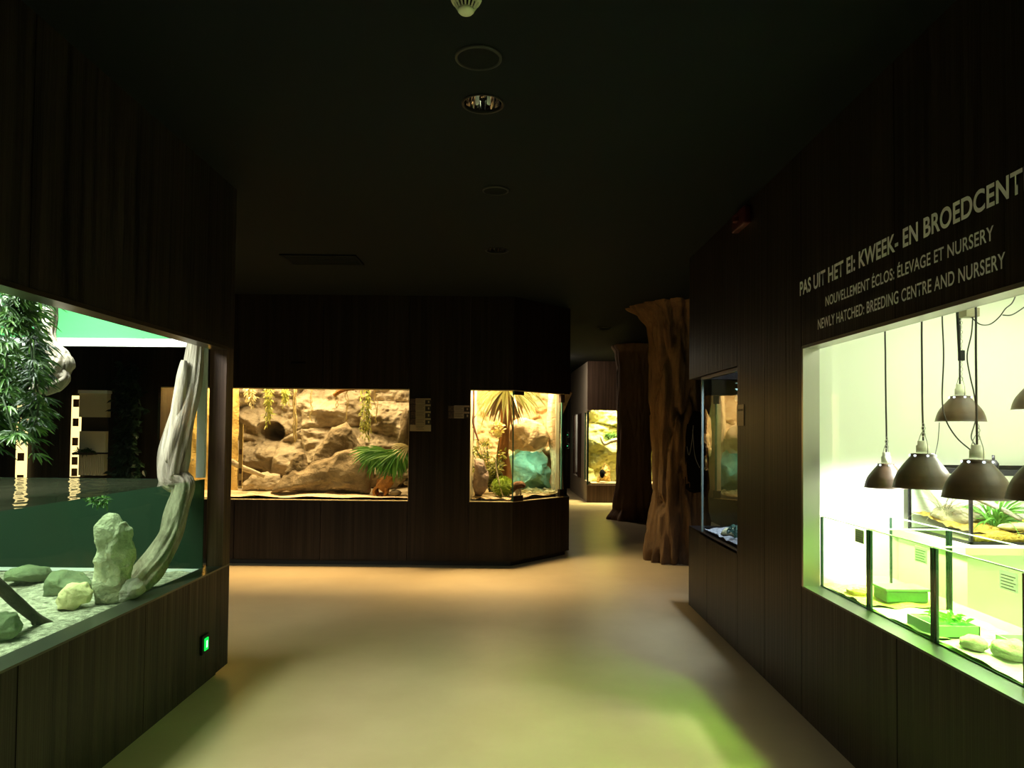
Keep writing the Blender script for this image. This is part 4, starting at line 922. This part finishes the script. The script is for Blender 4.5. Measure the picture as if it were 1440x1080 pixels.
# heat lamps
M['shade']=plain('bronze_lamp_shade',(.085,.046,.020),.42,metal=0,c2=(.05,.028,.013),vscale=9,bump=.05,bscale=20)
M['shade_in']=plain('white_reflector',(.9,.9,.85),.3); M['socket']=plain('cream_ceramic',(.78,.76,.60),.4); M['cord']=plain('grey_cord',(.02,.018,.015),.6)
M['bulb']=emit('hot_bulb',(1,1,.86),14)
M['bulb2']=emit('cool_bulb',(.92,.96,1),14)
def heat_lamp(label,x,y,z,R,H,top,mb_=None,chain=0,seed=0,coolb=False):
    t=thing('heat_lamp',label,'lamp',(x,y,z),'heat lamps over the breeding tanks')
    pr=[(1.03,0),(1.0,.02),(.985,.10),(.95,.22),(.945,.235),(.89,.36),(.885,.375),(.80,.50),(.66,.66),(.52,.80),(.42,.90),(.40,.93),(.40,.985),(.27,1.0)]
    sh=MB().lathe((x,y,z),[(r*R,h*H) for r,h in pr],44); sh.f=[f for f in sh.f if len(f)==4]; obj('shade',sh,M['shade'],t,True)
    inn=MB().lathe((x,y,z),[((r-.02)*R,h*H*.985) for r,h in pr],44); inn.f=[f for f in inn.f if len(f)==4]; obj('reflector',inn,M['shade_in'],t,True)
    for k in range(6):
        a=2*PI*k/6+.4; obj('vent_glow_bead',MB().blob((x+math.cos(a)*R*.41,y+math.sin(a)*R*.41,z+H*.935),(.006,.006,.005),0,1,seg=8,rings=6),emit('vent_glow',(.8,.9,1),2.5) if k==0 and 'vent_glow' not in bpy.data.materials else bpy.data.materials['vent_glow'],t)  # glowing beads paint the bulb light coming through the vents
    obj('socket',MB().lathe((x,y,z+H*.99),[(R*.22,0),(R*.22,.036),(R*.17,.040),(R*.17,.058),(0,.06)],24),M['socket'],t,True)
    obj('bulb',MB().blob((x,y,z+H*.42),(R*.26,R*.26,R*.32),0,1,seg=20,rings=14),M['bulb2'] if coolb else M['bulb'],t,True)
    sl=bpy.data.lights.new('bulb_light','SPOT'); sl.energy=70 if coolb else (20 if seed in (2,3,5) else 40); sl.color=(.94,.97,1) if coolb else ((.72,1,.36) if seed in (2,3,5) else (1,1,.80)); sl.spot_size=R_(150); sl.spot_blend=.35; sl.shadow_soft_size=.03
    so=bpy.data.objects.new('bulb_light',sl); C.objects.link(so); so.parent=t; so.location=(0,0,H*.05)
    if seed in (2,3):
        gs=bpy.data.lights.new('added_green_spot','SPOT'); gs.energy=46; gs.color=(.27,1,0); gs.spot_size=R_(110); gs.spot_blend=.5; gs.shadow_soft_size=.03  # added green spot without a bulb, tints the floor before the window
        go=bpy.data.objects.new('added_green_spot',gs); C.objects.link(go); go.parent=t; go.location=(0,0,H*.04); go.rotation_euler=(0,R_(38),0)
    zt=z+H+.058; rs=random.Random(seed); pts=[]
    n=14
    for i in range(n+1):
        u=i/n; w=.010*math.sin(u*6+seed)*(1-u)+rs.uniform(-.003,.003); pts.append(Vector((x+w*.8,y+w,zt+(top-zt)*u)))
    obj('cord',MB().tube(smooth_path(pts,3),.0042,n=6),M['cord'],t)
    br=MB(); br.tube(smooth_path([Vector((x,y-R*.30,z+H*.97)),Vector((x,y-R*.30,z+H+.045)),Vector((x,y,z+H+.10)),Vector((x,y+R*.30,z+H+.045)),Vector((x,y+R*.30,z+H*.97))],4),.0016,n=5); obj('hanger_wire',br,M['steel'],t)
    cm=MB(); nl=chain or 4; step=(chain and (top-zt)/chain*.95) or .016
    for k in range(nl): cm.ring((x+.004,y,zt+.028+k*step*.92),min(step*.55,.010),.0016,10,4,(1,0,0) if k%2 else (0,1,0))
    obj('chain',cm,M['steel'],t)
heat_lamp('bronze heat lamp hanging farthest left over the yellow floored breeding tank',1.972,3.75,1.270,.104,.128,NZ,seed=1)
heat_lamp('bronze heat lamp second from the left, overlapping the one behind it',1.90,3.29,1.305,.125,.160,NZ,seed=2)
heat_lamp('largest bronze heat lamp in front, over the breeding tank with white stones',1.857,2.84,1.300,.124,.155,NZ,seed=3)
heat_lamp('bronze heat lamp hanging highest on a long chain before the bright wall',2.24,3.55,1.617,.111,.130,NZ,chain=26,seed=4,coolb=True)
heat_lamp('bronze heat lamp cut by the photo edge beside the largest one',1.84,2.44,1.330,.124,.155,NZ,seed=5)
heat_lamp('upper bronze heat lamp cut by the photo edge near the top right',2.52,3.40,1.675,.111,.130,NZ,seed=6)
# loose cables, the in-line switch and the junction box
jb=thing('junction_box','small brown junction box under the nursery ceiling at the window top','box',(2.22,3.40,2.08)); c=at(1363,440,3.45)
obj('box',MB().box(c.x-.033,c.x+.033,3.42,3.48,c.z-.022,c.z+.022),plain('dull_brown_box',(.22,.19,.12),.5),jb,bevel=.003); obj('hanger',MB().box(c.x-.006,c.x+.006,3.445,3.455,c.z+.022,NZ),M['steel'],jb)
def cable(label,pts,r=.003): tag(obj('cable',MB().tube(smooth_path([at(*p) for p in pts],6),r,n=6),M['cord'],None),label,'cable','loose nursery cables')
cable('dark cable looping from the junction box towards the top right',[(1366,446,3.45),(1378,456,3.45),(1392,456,3.45),(1405,446,3.42),(1414,434,3.4),(1424,425,3.4),(1432,405,3.4)])
cable('second dark loop of cable at the top right of the nursery window',[(1410,443,3.35),(1422,443,3.35),(1436,435,3.35),(1452,422,3.35),(1462,400,3.35)])
cable('dark cable running down from the junction box behind the highest lamp',[(1368,446,3.30),(1366,470,3.3),(1360,500,3.3),(1364,528,3.3),(1370,555,3.3),(1373,585,3.3),(1366,612,3.2),(1369,622,3.0),(1374,628,2.9)])
cable('dark cable running from the ceiling to the largest lamp past the highest lamp',[(1326,420,3.1),(1325,447,3.1),(1327,500,3.1),(1325,560,3.1),(1330,590,3.05),(1345,615,3.0),(1364,632,2.92)])
cable('thin cable hanging down the bright wall left of the highest lamp',[(1321,594,3.9),(1319,620,3.9),(1315,640,3.9),(1313,655,3.95)],.002)
sw=thing('cord_switch','black in-line switch on the chain above the highest lamp','switch',at(1352,500,3.52)); c=at(1352,500,3.52)
obj('body',MB().box(c.x-.013,c.x+.013,3.51,3.53,c.z-.026,c.z+.026),M['black'],sw,bevel=.003); obj('cord',MB().tube([c+Vector((-.01,0,.02)),Vector((c.x-.02,3.52,2.2)),Vector((c.x-.02,3.52,NZ))],.007,n=6),M['black'],sw)
ck=thing('wall_clip','small black plug at the top of the framed terrarium','plug',at(1397,655,3.64)); c=at(1397,655,3.66); obj('plug',MB().lathe((c.x,c.y,kz1),[(.022,0),(.025,.03),(.012,.05),(0,.052)],18),M['black'],ck,True); obj('cap',MB().lathe((c.x,c.y,kz1+.045),[(.007,0),(.007,.03),(0,.03)],10),M['black'],ck,True)

# ------------------------------------------------------------------ wall lettering
M['letter']=plain('grey_white_lettering',(.86,.86,.88),.7)
tx=thing('wall_lettering','three lines of grey white lettering on the dark wall above the nursery window','lettering',(XR,2.955,2.085))
def line(txt,ya,yb,z,cap,bold):
    cu=bpy.data.curves.new('text','FONT'); cu.body=txt; cu.size=1; cu.offset=bold; cu.extrude=0; cu.space_character=1.04
    o=bpy.data.objects.new('text_tmp',cu); C.objects.link(o)
    dg=bpy.context.evaluated_depsgraph_get(); me=bpy.data.meshes.new_from_object(o.evaluated_get(dg)); bpy.data.objects.remove(o); bpy.data.curves.remove(cu)
    xs=[v.co.x for v in me.vertices]; x0,x1=min(xs),max(xs)
    h0=.0; h1=.729
    for v in me.vertices:
        u=(v.co.x-x0)/(x1-x0); y=ya+(yb-ya)*u; zz=z+v.co.y/h1*cap
        v.co=Vector((-.0025,y-2.955,zz-2.085))
    me.materials.append(M['letter']); o=bpy.data.objects.new('text_line',me); C.objects.link(o); o.parent=tx
line('PAS UIT HET EI: KWEEK- EN BROEDCENTRUM',3.868,1.985,2.304,.076,.024)
line('NOUVELLEMENT ÉCLOS: ÉLEVAGE ET NURSERY',3.55,2.305,2.190,.050,.012)
line('NEWLY HATCHED: BREEDING CENTRE AND NURSERY',3.64,2.252,2.086,.053,.012)

# ------------------------------------------------------------------ info panels on the back wall
M['pl']=plain('beige_label',(.34,.27,.16),.6); M['pl2']=plain('pinkish_label',(.36,.29,.22),.6); M['pd']=plain('dark_picture',(.012,.010,.010),.6); M['pb']=plain('brown_picture',(.10,.055,.035),.6,c2=(.03,.02,.015),vscale=50); M['tl']=plain('faint_text',(.16,.12,.08),.6)
def info(label,px0,px1,rows,last,m):
    Yp=YB-.012; t=thing('info_board',label,'sign',(at(px0,rows[0],Yp).x,YB,at(px0,rows[-1],Yp).z))
    W=px1-px0
    def pl(n,x0,x1,y0,y1,mm,d=0):
        a=at(x0,y1,Yp); b=at(x1,y0,Yp); return obj(n,MB().box(a.x,b.x,Yp-d-.004,Yp-d+(.012 if d==0 else 0),a.z,b.z),mm,t)
    for k in range(len(rows)-1):
        y0,y1=rows[k]+.25,rows[k+1]-.25
        if last and k==len(rows)-2: b=pl('label_plate',px0,px1,y0,y1,m)
        else:
            pl('picture',px0,px0+W*.27,y0+.5,y1,M['pb']); b=pl('label_plate',px0+W*.27,px0+W*.73,y0,y1,m); pl('range_map',px0+W*.73,px1,y0,y1,M['pd'])
            pl('land_area',px0+W*.86,px0+W*.93,y0+(y1-y0)*.45,y0+(y1-y0)*.8,m,.006); pl('land_area',px0+W*.74,px1-.3,y0,y0+(y1-y0)*.28,m,.006)
        for q in range(3): pl('text_line',px0+W*.30,px0+W*(.68-.06*(q%2)),y0+(y1-y0)*(.2+.24*q),y0+(y1-y0)*(.28+.24*q),M['tl'],.005)
info('tall five row animal info panel beside the wide rock terrarium',576.5,606,[560,568.4,578,587.8,597.2,606.5],True,M['pl'])
info('small two row animal info panel left of the corner terrarium',630.5,660.5,[570,578.8,588.5],False,M['pl2'])

# ------------------------------------------------------------------ ceiling fittings
def fitting(name,label,cat,x,y): return thing(name,label,cat,(x,y,CE))
sd_=fitting('smoke_detector','round white smoke detector on the dark ceiling at the top of the photo','smoke detector',-.178,2.50)
M['det']=plain('cream_plastic',(.80,.82,.58),.4)
obj('base',MB().lathe((-.178,2.50,CE-.022),[(.050,0),(.056,.012),(.056,.0215)],36),M['det'],sd_,True)
hm=MB().lathe((-.178,2.50,CE-.056),[(.0,-.004),(.024,-.003),(.030,.004),(.030,.010)],32); obj('head',hm,M['det'],sd_,True)
sl=MB()
for k in range(16):
    a=2*PI*k/16; c_,s_=math.cos(a),math.sin(a); p=Vector((-.178+c_*.036,2.50+s_*.036,0)); sl.tube([Vector((-.178+c_*.029,2.50+s_*.029,CE-.046)),Vector((-.178+c_*.046,2.50+s_*.046,CE-.020))],.0035,n=5)
obj('vent_ribs',sl,M['det'],sd_); obj('core',MB().lathe((-.178,2.50,CE-.048),[(.024,0),(.034,.028)],24),M['black'],sd_,True)
M['ringp']=plain('grey_speaker_ring',(.035,.035,.03),.6,spec=.2); M['grille']=plain('dark_speaker_grille',(.007,.009,.009),.8,spec=.1,bump=.6,bscale=400)
for x,y,R,l in ((-.153,2.909,.098,'round ceiling speaker between the smoke detector and the near downlight'),(-.119,4.537,.085,'faint round ceiling speaker between the two downlights'),(1.367,10.55,.10,'small round ceiling fitting far away before the dark pillar')):
    t=fitting('ceiling_speaker',l,'speaker',x,y); rg=MB()
    n=44; pr=[(R,-.001),(R,-.008),(R*.90,-.012),(R*.88,-.006)]
    q=MB().lathe((x,y,CE),pr,n); q.f=[f for f in q.f if len(f)==4]; obj('ring',q,M['ringp'],t,True)
    obj('grille',MB().lathe((x,y,CE-.006),[(R*.89,0),(R*.89,.004)],n),M['grille'],t)
M['chrome']=plain('chrome_reflector',(.85,.85,.88),.04,metal=1)
for (x,y,r),l in zip(dls,('chrome recessed downlight nearer to the viewer, lamp switched off','chrome recessed downlight farther down the dark ceiling')):
    t=fitting('downlight',l,'downlight',x,y)
    pr=[(r*.995,.0),(r*.97,.03),(r*.90,.07),(r*.78,.11),(r*.60,.14),(r*.40,.155),(r*.36,.16)]
    q=MB().lathe((x,y,CE),pr,44); q.f=[f for f in q.f if len(f)==4]; obj('reflector',q,M['chrome'],t,True)
    q=MB().lathe((x,y,CE),[(r*1.0,.001),(r*1.10,-.001),(r*1.10,-.006),(r*.97,-.004),(r*.965,.01)],44); q.f=[f for f in q.f if len(f)==4]; obj('trim_ring',q,M['black'],t,True)
    q=MB()
    for sx in (-.35,.35): q.tube([(x+r*sx,y,CE+.155),(x+r*sx,y,CE+.055)],.012,n=10)
    obj('lamp_tube',q,M['pale_frame'],t,True)
    obj('cap',MB().lathe((x,y,CE+.16),[(r*.37,0),(r*.37,.02),(0,.02)],24),M['black'],t)
vt=fitting('air_vent','faint dark slotted air vent in the ceiling near the left corner','vent',-1.75,6.45)
q=MB(); x0,x1,y0,y1=-2.08,-1.40,6.27,6.63
q.box(x0,x1,y0,y0+.025,CE-.012,CE-.001); q.box(x0,x1,y1-.025,y1,CE-.012,CE-.001); q.box(x0,x0+.025,y0,y1,CE-.012,CE-.001); q.box(x1-.025,x1,y0,y1,CE-.012,CE-.001); obj('frame',q,M['grille'],vt)
q=MB()
for k in range(9): q.box(x0+.025,x1-.025,y0+.035+k*.034,y0+.052+k*.034,CE-.010,CE-.004)
obj('slats',q,M['ceil'],vt); obj('backing',MB().box(x0+.02,x1-.02,y0+.02,y1-.02,CE-.003,CE-.001),M['void'],vt)
al=thing('alarm_sounder','dark red alarm sounder on the right wall just below the ceiling','alarm',(XR,4.78,2.98))
M['red']=plain('red_plastic',(.05,.002,.006),.45)
obj('body',MB().box(XR-.05,XR-.001,4.66,4.93,2.94,3.06),M['red'],al,bevel=.01); obj('grille',MB().lathe((XR-.05,4.80,2.985),[(.03,0),(.03,.03)],16),M['red'],al)
sb=MB().box(-2.55,-2.38,YB-.006,YB-.001,2.30,2.325)
tag(obj('wall_slot',sb,M['void']),'small dark slot high on the back wall above the rock terrarium','slot')

# ------------------------------------------------------------------ world and view
w=bpy.data.worlds.new('world'); bpy.context.scene.world=w; w.use_nodes=True
bg=w.node_tree.nodes['Background']; bg.inputs[0].default_value=(.3,.3,.28,1); bg.inputs[1].default_value=.01
sc=bpy.context.scene
sc.view_settings.view_transform='Standard'; sc.view_settings.look='None'; sc.view_settings.exposure=0; sc.view_settings.gamma=1
cy=sc.cycles
cy.transparent_max_bounces=32; cy.max_bounces=10; cy.diffuse_bounces=5; cy.glossy_bounces=5; cy.transmission_bounces=8
cy.sample_clamp_indirect=6; cy.blur_glossy=.5; cy.use_denoising=True
